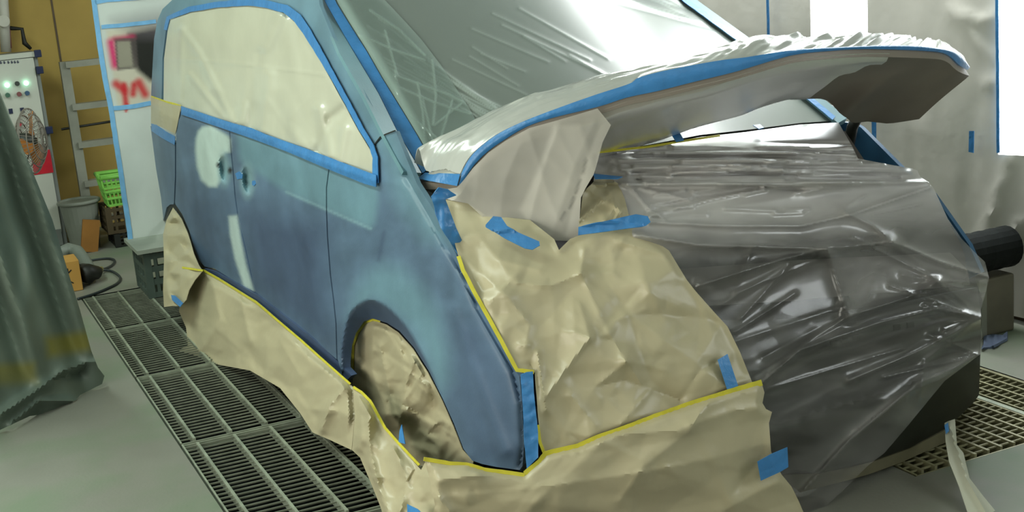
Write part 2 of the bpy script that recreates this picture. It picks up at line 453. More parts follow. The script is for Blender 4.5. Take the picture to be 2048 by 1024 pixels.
b = MB(); b.box(XB, XF, YR, YR+.1, 0, ZC); b.build('wall_right', M['wall_w'])['kind'] = 'structure'
b = MB(); b.box(XB, XF, YL-.1, YL, 0, ZC); b.build('wall_left', M['wall_w'])['kind'] = 'structure'
b = MB(); b.box(XF, XF+.1, YL, YR, 0, ZC); b.build('wall_front', M['wall_w'])['kind'] = 'structure'
b = MB(); b.box(XB, XF, YL, YR, ZC, ZC+.1); b.build('ceiling', M['ceil'])['kind'] = 'structure'
b = MB(); b.box(XB, XF, YR-.06, YR-.002, 0, .16); b.build('baseboard_right', M['brown'])['kind'] = 'structure'
# vertical joints of the yellow panel wall
for i, (px, py) in enumerate([(112, 60), (-20, 60), (240, 60)]):
    q = rp(px, py, 0, XB)
    b = MB(); b.box(XB-.001, XB+.004, q[1]-.006, q[1]+.006, .02, ZC-.02); b.build('trim_%d' % (i+2), M['brown'])['kind'] = 'structure'
# lit booth windows in the right wall
for i, (xa, xb, zb, zt, yy) in enumerate([((1618, 40), (1738, 40), (1680, 118), None, 0), ((1996, 150), (2110, 150), (2000, 312), None, 0)]):
    A = rp(*xa, 1, YR-.02); B = rp(*xb, 1, YR-.02); Z0 = rp(*zb, 1, YR-.02)[2]
    wn = MB(); wn.box(min(A[0], B[0]), max(A[0], B[0]), YR-.025, YR-.004, Z0, 2.5)
    wo = wn.build('window_%d' % (i+1), M['lamp']); wo['kind'] = 'structure'
wn = MB(); wn.box(2.6, 4.0, YR-.025, YR-.004, 1.1, 2.5); wo = wn.build('window_3', M['fill_glow']); wo['kind'] = 'structure'  # unseen glowing panel, added to light the nose and reflect in its film
# plastic film hanging over the right wall, cut out around the second window
wf = lambda P: world_to_room(P)[:, 1]-(YR-.10)
def wdisp(px):
    return .5*(.012*vnoise(px*np.array([1, .10]), 34, 3)+.004*vnoise(px*np.array([1, .15]), 11, 5)
            + ridges(px, [([(2020, 320), (1975, 450), (1960, 480)], .03, 7), ([(2040, 440), (2010, 500)], .03, 6), ([(1930, 30), (1965, 45), (1990, 30)], .03, 9),
                          ([(1905, 20), (1935, 60), (1985, 120)], .02, 8), ([(1840, 250), (1850, 600)], .02, 9), ([(1970, 170), (1995, 160)], .02, 8)]))
wfo = sheet('wall_film', [(1250, -60), (1620, -60), (1622, 118), (1736, 118), (1734, -60), (1992, -60), (1994, 100), (1996, 309), (2112, 314), (2112, -60), (2260, -60), (2260, 712), (2130, 655), (1930, 610), (1830, 560), (1250, 300)],
      wf, M['wallfilm'], sp=13, disp=wdisp, thick=.003)
tag(wfo, 'wrinkled translucent plastic film hung over the right wall behind the van', 'plastic film')
strip('tape_strip', [(1993, -20), (1995, 150), (1996, 306)], 6, wf, M['blue'], off=.02)['label'] = 'blue tape strip along left edge of the bright right-hand window'
bpy.data.objects['tape_strip']['category'] = 'tape'
o = strip('tape_strip', [(1534, -30), (1537, 85)], 5, wf, M['blue'], off=.05)
tag(o, 'thin vertical blue tape strip on wall film left of the bright window', 'tape')
for q, lb in (([(1743, 242), (1752, 242), (1752, 282), (1744, 282)], 'short blue tape piece on wall film just below the raised bonnet tip'),
              ([(1938, 262), (1948, 262), (1947, 306), (1937, 304)], 'short blue tape piece on wall film left of the right window')):
    tag(sheet('tape_patch', q, wf, M['blue'], sp=6, off=.05), lb, 'tape')
# floor gratings ------------------------------------------------------------
def grating(x0, x1, y0, y1, ybars, step, label, group, m1, m2):
    e = empty('floor_grating', room_to_world([(x0+x1)/2, (y0+y1)/2, -.03]), label, 'grating', group)
    g = .008
    b = MB(); b.box(x0+g, x1-g, y0+g, y0+g+.006, -.028, 0); b.box(x0+g, x1-g, y1-g-.006, y1-g, -.028, 0)
    b.box(x0+g, x0+g+.005, y0+g, y1-g, -.028, -.004); b.box(x1-g-.005, x1-g, y0+g, y1-g, -.028, -.004); b.build('frame', m1, e)
    b = MB()
    for y in ybars: b.box(x0+.022, x1-.022, y-.0045, y+.0045, -.028, .002)
    b.build('bearing_bars', m1, e)
    b = MB(); n = int((x1-x0-2*g)/step)
    for k in range(1, n):
        x = x0+g+(x1-x0-2*g)*k/n; b.box(x-.002, x+.002, y0+g, y1-g, -.006, -.001)
    b.build('cross_rods', m2, e)
    return e
xs = [-3.55, -2.77, -1.9, -.98, -.06, .86, 1.75]
nm = ['far end of the row, beside the grey crate', 'second from the far end of the row', 'third from the far end, beside the van skirt paper', 'beside the paper below the middle of the van',
      'nearest at the bottom edge, beside the front wheel paper', 'under the paper at the nose']
for i in range(5):
    yb = [-.475+.128*k for k in range(7)]
    grating(xs[i], xs[i+1], LT[0], LT[1], yb, .0345, 'grey steel grating, '+nm[i], 'gratings along the visible flank of the van', M['grate'], M['grate_bar'])
for i in range(1):
    x1 = .68-.92*i
    grating(x1-.92, x1, 1.845, RT[1], [1.845+.048*k for k in range(1, 5)], .031, ['narrow yellowed steel grating along the far floor edge, right of the bumper', 'yellowed steel grating behind the bumper on the far side', 'yellowed steel grating deep behind the van on the far side'][i], 'gratings on the far side of the van', M['grate_y'], M['grate_y'])
    grating(x1-.92, x1, RT[0], 1.825, [1.275+.05*k for k in range(11)], .031, ['wide yellowed steel grating at right, next to the hanging paper tail', 'wide yellowed grating half under the far side of the van', 'wide yellowed grating fully under the van'][i], 'gratings on the far side of the van', M['grate_y'], M['grate_y'])
b = MB(); b.box(-.25, .68, 1.825, 1.845, -.06, -.002); b.build('trim_6', M['grate'])['kind'] = 'structure'
# ------------------------------------------------------------------ the van
van = empty('van', (-1.2, .85, 0), 'slate blue van sanded and half painted, wrapped in brown paper and plastic film, bonnet raised', 'van')
def fl(P):
    x, y, z = P.T
    return y-(.13*np.maximum(0, z-.95)+.22*np.maximum(0, z-1.25)**2+.35*np.maximum(0, .34-z)**2+.30*np.maximum(0, x-.42)**2+.05*np.maximum(0, -2.2-x)**2)
ARCH_O = smooth([(685, 740), (683, 700), (698, 630), (729, 602), (756, 603), (784, 622), (819, 662), (854, 725), (885, 800), (908, 860), (930, 912)], 4)
ARCH_I = [(703, 769), (701, 724), (704, 691), (712, 666), (728, 643), (745, 637), (774, 646), (799, 662), (828, 695), (857, 741), (886, 799), (908, 848), (927, 898), (944, 921)]
RARCH = [(327, 442), (331, 424), (337, 413), (347, 411), (364, 434), (378, 466), (390, 508), (398, 528), (408, 540)]
HAND = [((448, 339), 9, 29, -.05), ((495, 362), 10, 29, -.05)]
def fdisp(px):
    h = np.zeros(len(px))
    for (x, y), a, b_, A in HAND:
        u = (px[:, 0]-x-(px[:, 1]-y)*.12)/a; v = (px[:, 1]-y)/b_; r = u*u+v*v
        h += .8*A*np.clip(1-r, 0, 1)
    poly = ARCH_O+[(944, 925), (820, 960), (700, 790)]
    d = seg_dist(px, ARCH_O); i = inside(px, poly)
    h += np.where(i, .02-.0022*d, .02*np.exp(-d/34))
    d2 = seg_dist(px, RARCH); h += .012*np.exp(-d2/10)
    # soft feature line low on the doors and the front edge of the fender
    h += .006*np.exp(-(seg_dist(px, [(300, 520), (470, 600), (675, 727)])/9)**2)
    FE = [(811, 354), (854, 428), (889, 490), (928, 553), (959, 620), (994, 682), (1026, 741), (1043, 807), (1047, 890), (1043, 932)]
    d3 = seg_dist(px, FE); h -= .022*np.exp(-d3/9)
    h += .008*np.exp(-(seg_dist(px, [(905, 620), (940, 720), (1010, 900)])/14)**2)
    h += .0015*vnoise(px, 45, 7)
    return h
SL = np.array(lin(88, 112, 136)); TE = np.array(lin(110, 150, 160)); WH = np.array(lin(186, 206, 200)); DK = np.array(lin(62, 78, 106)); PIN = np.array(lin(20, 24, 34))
PATCH = [(392, 278), (397, 262), (405, 254), (421, 251), (456, 272), (461, 280), (460, 304), (450, 306), (437, 330), (440, 362), (433, 374), (417, 373), (403, 360), (394, 333), (391, 302)]
STRIPE = [(457, 432), (474, 431), (482, 480), (492, 530), (508, 582), (488, 574), (470, 520), (460, 470)]
TEAL = [(470, 250), (755, 365), (757, 400), (750, 445), (741, 457), (653, 419), (573, 384), (520, 350), (480, 320)]
BUMP = [(700, 640), (712, 580), (735, 545), (765, 530), (800, 535), (840, 570), (875, 620), (900, 700), (905, 760), (880, 790), (850, 720), (815, 655), (780, 620), (745, 603), (715, 620)]
PILLAR = [(560, -40), (640, -40), (760, 200), (840, 345), (905, 490), (850, 480), (790, 400), (770, 330), (745, 295), (640, 105), (590, 40), (330, 40), (330, 200), (300, 200), (300, -40)]
def fcol(px):
    c = np.tile(SL, (len(px), 1))
    n = vnoise(px, 60, 2)*.5+vnoise(px, 22, 4)*.4+vnoise(px, 8, 6)*.2
    c = c*(1+.26*n[:, None])
    def mixin(c, col, a): return c*(1-a[:, None])+col*a[:, None]
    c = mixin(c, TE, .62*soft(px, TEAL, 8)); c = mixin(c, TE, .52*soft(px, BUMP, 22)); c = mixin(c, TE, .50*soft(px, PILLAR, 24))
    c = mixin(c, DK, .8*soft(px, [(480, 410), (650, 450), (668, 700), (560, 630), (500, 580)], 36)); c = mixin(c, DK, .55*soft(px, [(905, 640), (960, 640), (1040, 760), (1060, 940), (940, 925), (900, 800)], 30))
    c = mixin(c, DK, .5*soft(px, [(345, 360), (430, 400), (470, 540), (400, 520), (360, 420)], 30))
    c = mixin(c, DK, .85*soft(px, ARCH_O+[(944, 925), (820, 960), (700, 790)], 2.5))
    c = mixin(c, WH, soft(px, PATCH, 4)); c = mixin(c, WH, .8*soft(px, STRIPE, 3))
    for (x, y), a, b_, A in HAND:
        r = np.hypot((px[:, 0]-x)/(a+4), (px[:, 1]-y)/(b_+3)); c = mixin(c, np.array(lin(140, 176, 180)), .75*np.clip(1.4-r, 0, 1))
    for x, y, r in ((436, 330, 3), (460, 341, 4)):
        c = mixin(c, PIN, np.clip(1.6-np.hypot(px[:, 0]-x, (px[:, 1]-y)*.7)/r, 0, 1))
    c = mixin(c, np.array(lin(140, 176, 184)), .5*np.exp(-(seg_dist(px, [(573, 384), (653, 419), (741, 457)])/2.5)**2))
    c = mixin(c, DK, .5*np.exp(-(seg_dist(px, [(768, 465), (757, 520)])/4)**2))
    return c
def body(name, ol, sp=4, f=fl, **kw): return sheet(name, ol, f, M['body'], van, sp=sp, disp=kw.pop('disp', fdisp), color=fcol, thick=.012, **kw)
BELT = [(362, 225), (437, 250), (503, 273), (573, 299), (659, 336)]
SEAM_R = [(351, 286), (351, 356), (349, 405)]
SEAM_B = [(459, 259), (462, 300), (467, 350), (470, 390), (476, 434), (491, 497), (510, 584)]
SEAM_F = [(658, 337), (653, 376), (653, 419), (655, 473), (661, 551), (667, 598), (672, 647), (674, 718)]
def shift(l, d): return [(x+d, y) for x, y in l]
LOWD = [(409, 534), (429, 538), (511, 588)]
# sliding rear door
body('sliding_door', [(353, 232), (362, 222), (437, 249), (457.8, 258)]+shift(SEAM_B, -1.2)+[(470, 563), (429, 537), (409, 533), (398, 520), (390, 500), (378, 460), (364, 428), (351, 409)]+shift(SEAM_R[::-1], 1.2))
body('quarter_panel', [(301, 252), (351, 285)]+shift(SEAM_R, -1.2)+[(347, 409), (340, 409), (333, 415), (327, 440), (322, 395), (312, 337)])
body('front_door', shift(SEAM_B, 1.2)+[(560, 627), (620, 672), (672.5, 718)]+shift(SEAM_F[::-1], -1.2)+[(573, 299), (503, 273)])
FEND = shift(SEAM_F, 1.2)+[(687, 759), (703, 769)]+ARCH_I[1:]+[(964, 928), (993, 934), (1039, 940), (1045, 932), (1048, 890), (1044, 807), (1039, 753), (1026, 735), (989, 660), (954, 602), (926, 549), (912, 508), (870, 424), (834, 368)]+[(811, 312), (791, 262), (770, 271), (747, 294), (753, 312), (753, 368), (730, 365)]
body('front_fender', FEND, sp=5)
body('body_frame', [(302, 190), (308, 78), (315, 40), (325, 18), (351, -6), (420, -34), (632, -34), (640, 12), (678, 105), (729, 195), (764, 265), (770, 270), (745, 292), (722, 258), (695, 207), (667, 156), (632, 94), (612, 59), (593, 33), (570, 16), (534, 6), (495, 2), (429, 8), (378, 18), (335, 35), (325, 117), (323, 200), (310, 204)], sp=7)
# sill below the doors
def sdisp(px): return .02-.0*px[:, 0]
strip('sill', [(407, 541), (430, 548), (511, 597), (600, 667), (645, 705), (697, 757)], [9, 14, 16, 17], fl, M['body'], van, sp=5, off=.012, thick=.02, color=lambda p: np.tile(DK*1.15, (len(p), 1)), disp=lambda p: .012*np.sin(p[:, 1]*.0))
# rear wheel arch lip
strip('rear_arch_lip', shift(RARCH, 3), 9, fl, M['dark'], van, sp=5, off=-.02, thick=.03)
# door handle recess tape squares and plugs
sheet('handle_plug', [(470, 347), (478, 343), (485, 350), (484, 357), (474, 359)], fl, M['blue'], van, sp=4, off=.004)
sheet('handle_plug', [(504, 362), (509, 361), (511, 368), (508, 372), (504, 370)], fl, M['blue'], van, sp=4, off=.004)
# windscreen pillar face between the crease and the glass
CRE = [(628, -20), (639, 10), (678, 104), (729, 194), (764, 264), (807, 343)]
GAP = [(636, -34), (650, 4), (699, 90), (757, 187), (792, 258), (843, 346)]
c3 = hit(CRE, fl)
g3 = np.array([hit([p], lambda P, y=c[1]+.052: P[:, 1]-y)[0] for p, c in zip(GAP, c3)])
pc = np.concatenate([c3[1:], g3[1:]]); pm = pc.mean(0); pn = np.linalg.svd(pc-pm)[2][2]
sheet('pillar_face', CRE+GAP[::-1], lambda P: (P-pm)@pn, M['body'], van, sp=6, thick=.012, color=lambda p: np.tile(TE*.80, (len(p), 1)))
# pillar / fender joint
strip('pillar_joint', [(745, 294), (760, 274), (770, 269), (790, 261)], 2.2, lambda P: fl(P)+.004, M['dark'], van, sp=3, thick=.002)
# windscreen --------------------------------------------------------------------
def scr(P, d=0):
    x, y, z = P.T; u = (y-.10)/1.5
    return x-((1-u)*(-.02-1.33*(z-.95))+u*(.02-2.0*(z-.92)))-.16*(1-np.clip(2*u-1, -1.2, 1.2)**2)-d
TAPE_IN = [(655, -30), (674, 8), (698, 47), (733, 102), (764, 156), (803, 219), (834, 270), (857, 312)]
WOUT = [(636, -32)]+[(650, 4), (699, 90), (757, 187), (792, 258), (843, 346)]+[(900, 350), (1000, 336), (1198, 303), (1295, 292), (1400, 272), (1491, 262), (1600, 248), (1678, 243), (1620, 192), (1488, 82), (1371, 0), (1335, -32)]
def wsd(px):
    L = []
    rg = random.Random(5)
    for k in range(26):
        x = 1486-rg.uniform(0, 30); y = 80-rg.uniform(0, 40)
        # long tension lines that fan out from the far top corner and from the near lower corner
        a = math.radians(rg.uniform(196, 222)); l0, l1 = rg.uniform(40, 150), rg.uniform(260, 520)
        L.append(([(x+math.cos(a)*l0, y+math.sin(a)*l0*.85), (x+math.cos(a)*l1, y+math.sin(a)*l1*.85)], .004*rg.choice((1, -1, 1)), rg.uniform(2, 5)))
    for k in range(14):
        x, y = 1010+rg.uniform(-60, 40), 240+rg.uniform(-30, 20); a = math.radians(rg.uniform(205, 219)); l = rg.uniform(120, 330)
        L.append(([(x, y), (x+math.cos(a)*l, y+math.sin(a)*l)], .004, rg.uniform(1.6, 3.5)))
    for k in range(10):
        x, y = rg.uniform(860, 1150), rg.uniform(0, 120); a = math.radians(rg.uniform(22, 34)); l = rg.uniform(80, 220)
        L.append(([(x, y), (x+math.cos(a)*l, y+math.sin(a)*l)], .003, rg.uniform(1.6, 3.)))
    return L
wcr = wsd(None)
def wsdisp(px): return .6*ridges(px, wcr)
def wscol(px):
    # film colour, mixed paler along the crease lines
    c = np.tile(np.array(lin(112, 121, 115)), (len(px), 1)); a = np.zeros(len(px))
    for k, (pts, amp, wd) in enumerate(wcr): a = np.maximum(a, (.16 if k < 26 else .30 if k < 40 else .14)*np.exp(-(seg_dist(px, pts)/1.7)**2))
    return c*(1-a[:, None])+np.array(lin(205, 222, 214))*a[:, None]
sheet('windscreen', WOUT, scr, M['dark'], van, sp=20, off=-.03, thick=.006)
o = sheet('windscreen_film', TAPE_IN+[(862, 345), (900, 348), (1000, 334), (1198, 301), (1295, 290), (1400, 270), (1491, 260), (1600, 246), (1674, 241), (1612, 190), (1484, 84), (1364, 0), (1328, -30)], scr, M['screen'], sp=3, disp=wsdisp, color=wscol, thick=.002)
tag(o, 'grey plastic film stretched tight across the windscreen, creased in fans', 'plastic film')
BAND = [[(790, 150), (900, 190), (950, 215)], [(835, 165), (845, 220), (850, 290)], [(865, 120), (872, 190), (866, 250)], [(700, 60), (790, 100), (850, 120)], [(800, 60), (850, 110)], [(905, 200), (880, 280)],
        [(790, 140), (800, 210)], [(770, 60), (795, 150)], [(820, 230), (900, 300)], [(800, 175), (870, 205), (940, 228)], [(740, 20), (800, 60)], [(690, 20), (760, 130), (800, 190)], [(846, 200), (870, 300)], [(925, 205), (870, 250)]]
def band(px): return ridges(px, [(l, .004, 2.5) for l in BAND])
def bandc(px):
    a = np.full(len(px), .30)
    for l in BAND: a = np.maximum(a, .30+.20*np.exp(-(seg_dist(px, l)/1.8)**2))
    a = np.maximum(a, .30+.40*np.exp(-(seg_dist(px, [(665, -30), (686, 8), (712, 52), (752, 116), (790, 180), (822, 240), (850, 300), (862, 330)])/10)**2)+0*a)
    return np.stack([a, a, a], 1)
o = sheet('film_layer', [(676, 6), (700, 46), (735, 102), (766, 156), (805, 219), (836, 270), (862, 316), (868, 330), (955, 246), (940, 219), (912, 176), (881, 129), (842, 78), (803, 35), (766, -4), (745, -30), (660, -30)], scr, M['filmt'], sp=3, off=.006, disp=band, color=bandc, thick=0)
tag(o, 'pale clear second film layer along the near edge of the windscreen', 'plastic film')
o = sheet('tape_strip', [(637, -32), (651, 4), (700, 90), (758, 187), (793, 258), (845, 346), (852, 341), (857, 318)]+TAPE_IN[::-1], scr, M['blue'], sp=6, off=.004, disp=lambda p: .002*vnoise(p, 30, 4))
tag(o, 'long wide blue tape strip along near edge of the windscreen', 'tape')
# far pillar and its tape
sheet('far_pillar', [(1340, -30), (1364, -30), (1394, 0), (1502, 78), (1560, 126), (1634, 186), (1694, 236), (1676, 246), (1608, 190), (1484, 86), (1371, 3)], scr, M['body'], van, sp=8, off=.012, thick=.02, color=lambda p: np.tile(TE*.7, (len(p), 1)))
o = strip('tape_strip', [(1338, -30), (1372, 1), (1486, 84), (1612, 190), (1668, 236)], 9, scr, M['blue'], off=.018)
tag(o, 'narrow blue tape strip along the far edge of the windscreen', 'tape')
# bonnet -----------------------------------------------------------------------
def lipx(y): return .35+.4*(1-np.clip((y-.97)/.87, -1.15, 1.15)**2)
def flip_(P): return P[:, 0]-lipx(P[:, 1])
def frear(P): return P[:, 0]-(.05+.25*(1-np.clip((P[:, 1]-.97)/.87, -1.15, 1.15)**2))
def yp(v): return lambda P: P[:, 1]-v
LOW = [(914, 371), (924, 363), (944, 332), (975, 301), (1010, 277), (1049, 254), (1100, 236), (1195, 213), (1250, 195), (1312, 182), (1391, 162), (1469, 143), (1578, 111), (1656, 102), (1734, 98), (1851, 102), (1891, 109), (1914, 129), (1932, 140)]
UPP = [(920, 348), (932, 324), (951, 301), (991, 270), (1039, 246), (1100, 222), (1187, 191), (1258, 168), (1270, 158), (1324, 143), (1430, 123), (1488, 116), (1548, 106), (1617, 98), (1687, 95), (1773, 92), (1832, 93), (1871, 97), (1902, 103), (1922, 116), (1934, 133)]
TOP = [(853, 342), (862, 318), (875, 300), (893, 279), (920, 268), (959, 240), (991, 222), (1030, 203), (1069, 187), (1100, 180), (1156, 164), (1195, 152), (1250, 143), (1289, 134), (1352, 125), (1391, 112), (1430, 100), (1469, 90), (1500, 76), (1547, 71), (1578, 72), (1617, 76), (1695, 74), (1773, 76), (1832, 79), (1871, 88), (1904, 102)]
REAR = [((838, 362), yp(.04)), ((876, 379), yp(.10)), ((1000, 352), frear), ((1100, 326), frear), ((1195, 301), frear), ((1293, 270), frear), ((1391, 242), frear), ((1508, 203), frear), ((1559, 187), frear), ((1637, 185), frear), ((1656, 190), frear), ((1672, 204), frear), ((1684, 220), frear), ((1702, 235), yp(1.47)), ((1734, 232), yp(1.51)), ((1777, 237), yp(1.56)), ((1838, 228), yp(1.62))]
low3 = hit(smooth(LOW, 3), flip_); upp3 = hit(smooth(UPP, 3), lambda P: flip_(P)+.004)
rear3 = curve3([p for p, _ in REAR], [g for _, g in REAR])
top3 = hit(smooth(TOP, 3), lambda P: P[:, 0]-(lipx(P[:, 1])-.17))
def bulge_in(u, v):
    h = .035*np.sin(np.pi*v)*np.sin(np.pi*np.clip(u, 0, 1))**.5
    return np.stack([0*h, 0*h, h], 1)
bon = loft('bonnet', [low3, rear3], M['inner'], van, nu=90, nv=14, bulge=bulge_in, thick=.02, flip=False)
# stiffening rib of the bonnet underside, seen as a fold in the film
def mixrow(a, A, B, n=80): return even(A, n)*(1-a)+even(B, n)*a
rear_top = rear3+np.array([-.02, 0, .05])
rng = np.random.RandomState(3)
def topb(u, v):
    q = np.stack([u*1000, v*120], 1)
    h = (.007*vnoise(q*np.array([1, .35]), 22, 3)+.004*vnoise(q*np.array([1, .5]), 9, 8))*(.3+1.5*ss(.32, .45, u)*ss(.85, .7, u)+.4*ss(.7, .85, u))+.02*np.exp(-((u-.62)/.07)**2)*np.sin(u*260)*.5
    h += .0028*vnoise(np.stack([u*40, v*60+u*8], 1), 1.0, 12)*ss(.55, .3, u)
    h *= np.sin(np.pi*np.clip(v*1.25, 0, 1))**.6
    return np.stack([.3*h, 0*h, h], 1)
o = loft('bonnet_film', [upp3, even(upp3, 90)*.45+even(top3, 90)*.55+np.array([.02, 0, .012]), top3, even(top3, 90)*.5+even(rear_top, 90)*.5+np.array([0, 0, .05]), rear_top], M['filmw'], None, nu=240, nv=12, bulge=topb, thick=.002)
tag(o, 'shiny crinkled white film wrapped over the top of the raised bonnet', 'plastic film')
loft('outer_skin', [low3+np.array([-.005, 0, .0]), upp3+np.array([-.012, 0, -.004]), mixrow(.6, upp3, top3, 90)-np.array([.01, 0, .02]), even(top3, 90)-np.array([0, 0, .03]), even(rear_top, 90)-np.array([0, 0, .035])], M['cab'], bon, nu=90, nv=4, thick=.004)
lw3 = even(low3, 120)+np.array([.006, 0, 0]); up3 = even(upp3, 120)+np.array([.008, 0, .002])
o = loft('tape_strip', [lw3, lw3*.5+up3*.5+np.array([.006, 0, .002]), up3], M['blue'], None, nu=120, nv=3, thick=.001)
tag(o, 'long blue tape strip following the front lip of the raised bonnet', 'tape')
sc3 = curve3([(834, 357), (850, 345), (920, 348), (914, 372)], [yp(.035), yp(.06), lambda P: flip_(P)-.012, lambda P: flip_(P)-.012])
o = loft('tape_strip', [np.array([sc3[0], sc3[3]]), np.array([sc3[1], sc3[2]])], M['blue'], None, nu=8, nv=3, thick=.001)
tag(o, 'blue tape across the near corner of the raised bonnet', 'tape')
e3 = curve3([(1930, 136), (1926, 148), (1883, 188), (1838, 229)], [flip_, lambda P: flip_(P), yp(1.62), yp(1.62)])
# film stretched below the bonnet
def undb(u, v):
    q = np.stack([u*1000, v*160], 1)
    h = -.034+.006*vnoise(q*np.array([.25, 1]), 26, 5)
    rg = random.Random(8)
    h = h*np.clip(np.minimum(v, 1-v)*14, .2, 1)
    return np.stack([-.4*h, 0*h, h+.035*np.sin(np.pi*v)*np.sin(np.pi*np.clip(u*.7, 0, 1))**.5], 1)
o = loft('bonnet_under_film', [even(low3, 120)[:84]+np.array([.0, 0, -.004]), even(rear3, 120)[:84]+np.array([.004, 0, -.004])], M['filmg'], None, nu=150, nv=18, bulge=undb, thick=0)
tag(o, 'grey translucent film stretched across the underside of the raised bonnet', 'plastic film')
# hanging film at the near end
def cur(P): return P[:, 0]-(lipx(P[:, 1])+.02)
def curd(px):
    L = [([(1120, 250), (1090, 330), (1060, 440)], .02, 14), ([(1060, 270), (1100, 400), (1130, 470)], .015, 10), ([(1110, 255), (1150, 330)], .012, 8), ([(1040, 290), (1010, 360), (1000, 430)], .015, 16),
         ([(1200, 250), (1165, 340), (1130, 470)], -.02, 12), ([(1190, 240), (1150, 330), (1100, 480)], .012, 9), ([(960, 330), (950, 400)], .01, 12), ([(1095, 310), (1150, 370)], .008, 6)]
    return .22*ridges(px, L)+.001*vnoise(px, 30, 2)
def hangc(px):
    a = .64+.22*soft(px, [(1110, 250), (1080, 330), (1040, 420), (1075, 470), (1157, 482), (1190, 340), (1160, 250)], 5)+.1*soft(px, [(950, 400), (1160, 440), (1157, 482), (971, 444)], 20)+.03*vnoise(px, 20, 3)
    for l in ([(1172, 320), (1166, 345)], [(1160, 360), (1152, 385)], [(1148, 395), (1140, 415)], [(1130, 425), (1122, 440)]): a = a-.35*np.exp(-(seg_dist(px, l)/3.2)**2)
    a = np.clip(a, .15, .92); return np.stack([a, a, a], 1)
o = sheet('hanging_film', [(889, 379), (914, 375), (926, 362), (946, 336), (977, 305), (1012, 281), (1059, 256), (1117, 240), (1195, 217), (1222, 250), (1205, 285), (1196, 320), (1188, 348), (1172, 375), (1162, 395), (1159, 440), (1157, 482), (1108, 481), (1075, 470), (971, 444), (963, 432), (936, 407), (889, 398)],
          cur, M['filmh'], sp=5, disp=curd, color=hangc, thick=0)
tag(o, 'beige translucent film hanging from the near end of the raised bonnet', 'plastic film')
# hinges
def tubew(name, pts, r, mt, parent): return MB().tube(pts, r, 8).build(name, mt, parent, room=False, sm=True)
h0 = rear3[1]; tubew('bonnet_hinge', [h0+np.array([.0, .02, .0]), h0+np.array([.06, .03, -.05]), h0+np.array([.0, .04, -.13])], .016, M['dark'], van)
h1 = hit([(1696, 240)], yp(1.5))[0]; tubew('bonnet_hinge', [h1+np.array([.05, 0, .02]), h1+np.array([.02, 0, -.02]), h1+np.array([-.0, .0, -.08])], .018, M['dark'], van)
# nose -------------------------------------------------------------------------
ZK = [-.2, .12, .3, .5, .72, .86, .93, .97, 1.02, 1.1]; XK = [.70, .76, .82, .80, .74, .66, .55, .35, .18, -.1]
def prof(z): return np.interp(z, ZK, XK)
def bow(y, z):
    u = (y-.85)/.8; kl = .13+.17*ss(.55, .95, z)
    kr = .16+.10*ss(.6, .95, z)
    return np.where(u < 0, kl, kr)*np.clip(np.abs(u), 0, 1.35)**2.2
def nose(P, d=0):
    x, y, z = P.T; return x-(prof(z)-bow(y, z))-d
def nosed(d): return lambda P: nose(P, d)
sheet('engine_bay', [(1100, 420), (1195, 315), (1400, 280), (1670, 250), (1720, 320), (1830, 350), (1860, 380), (1930, 500), (1965, 600), (1955, 700), (1940, 790), (1880, 850), (1720, 930), (1560, 960), (1450, 800), (1300, 560)], nosed(-.14), M['bay'], van, sp=16, thick=.01, disp=lambda p: .03*vnoise(p, 50, 2))
sheet('radiator_support', [(1235, 380), (1500, 374), (1852, 374), (1872, 400), (1884, 446), (1600, 452), (1300, 450)], nosed(-.05), M['metal_dk'], van, sp=12, thick=.03, disp=lambda p: .01*vnoise(p, 40, 3))
sheet('cowl_panel', [(1195, 322), (1500, 290), (1690, 262), (1730, 322), (1700, 340), (1195, 352)], nosed(-.04), M['metal_dk'], van, sp=12, thick=.01)
def bumpd(px): return .02*np.exp(-(seg_dist(px, [(1560, 740), (1760, 680), (1960, 610)])/16)**2)+.02*np.exp(-(seg_dist(px, [(1560, 850), (1760, 790), (1950, 730)])/24)**2)
bmp = sheet('front_bumper', [(1420, 640), (1560, 640), (1760, 612), (1955, 575), (1963, 640), (1958, 790), (1946, 806), (1918, 834), (1889, 858), (1820, 895), (1740, 924), (1640, 945), (1500, 930)], nosed(-.045), M['darkg'], van, sp=9, thick=.02, disp=bumpd)
for x, y in ((1668, 688), (1690, 681), (1712, 676), (1795, 655), (1822, 650), (1520, 462), (1597, 462), (1700, 630)):
    sheet('mounting_hole', [(x-7, y-5), (x+6, y-7), (x+7, y+4), (x-6, y+6)], nosed(-.02), M['bay'], bmp if y > 600 else van, sp=5, thick=.004)
sheet('bumper_beam', [(1330, 540), (1600, 520), (1900, 505), (1935, 540), (1940, 570), (1600, 600), (1400, 612)], nosed(-.07), M['metal_dk'], van, sp=12, thick=.03)
sheet('bumper_valance', [(1560, 950), (1640, 947), (1740, 926), (1820, 897), (1889, 861), (1893, 884), (1800, 926), (1740, 948), (1690, 962), (1600, 985)], lambda P: nose(P, -.05), M['valance'], van, sp=8, thick=.006)
# far fender
sheet('far_fender', [(1677, 244), (1706, 246), (1722, 255), (1800, 333), (1866, 388), (1900, 436), (1938, 490), (1962, 545), (1930, 560), (1850, 450), (1790, 360), (1716, 318), (1700, 300)], lambda P: P[:, 1]-(1.62+.02*P[:, 0]), M['body'], van, sp=8, thick=.015, color=lambda p: np.tile(np.array(lin(52, 96, 132)), (len(p), 1)))
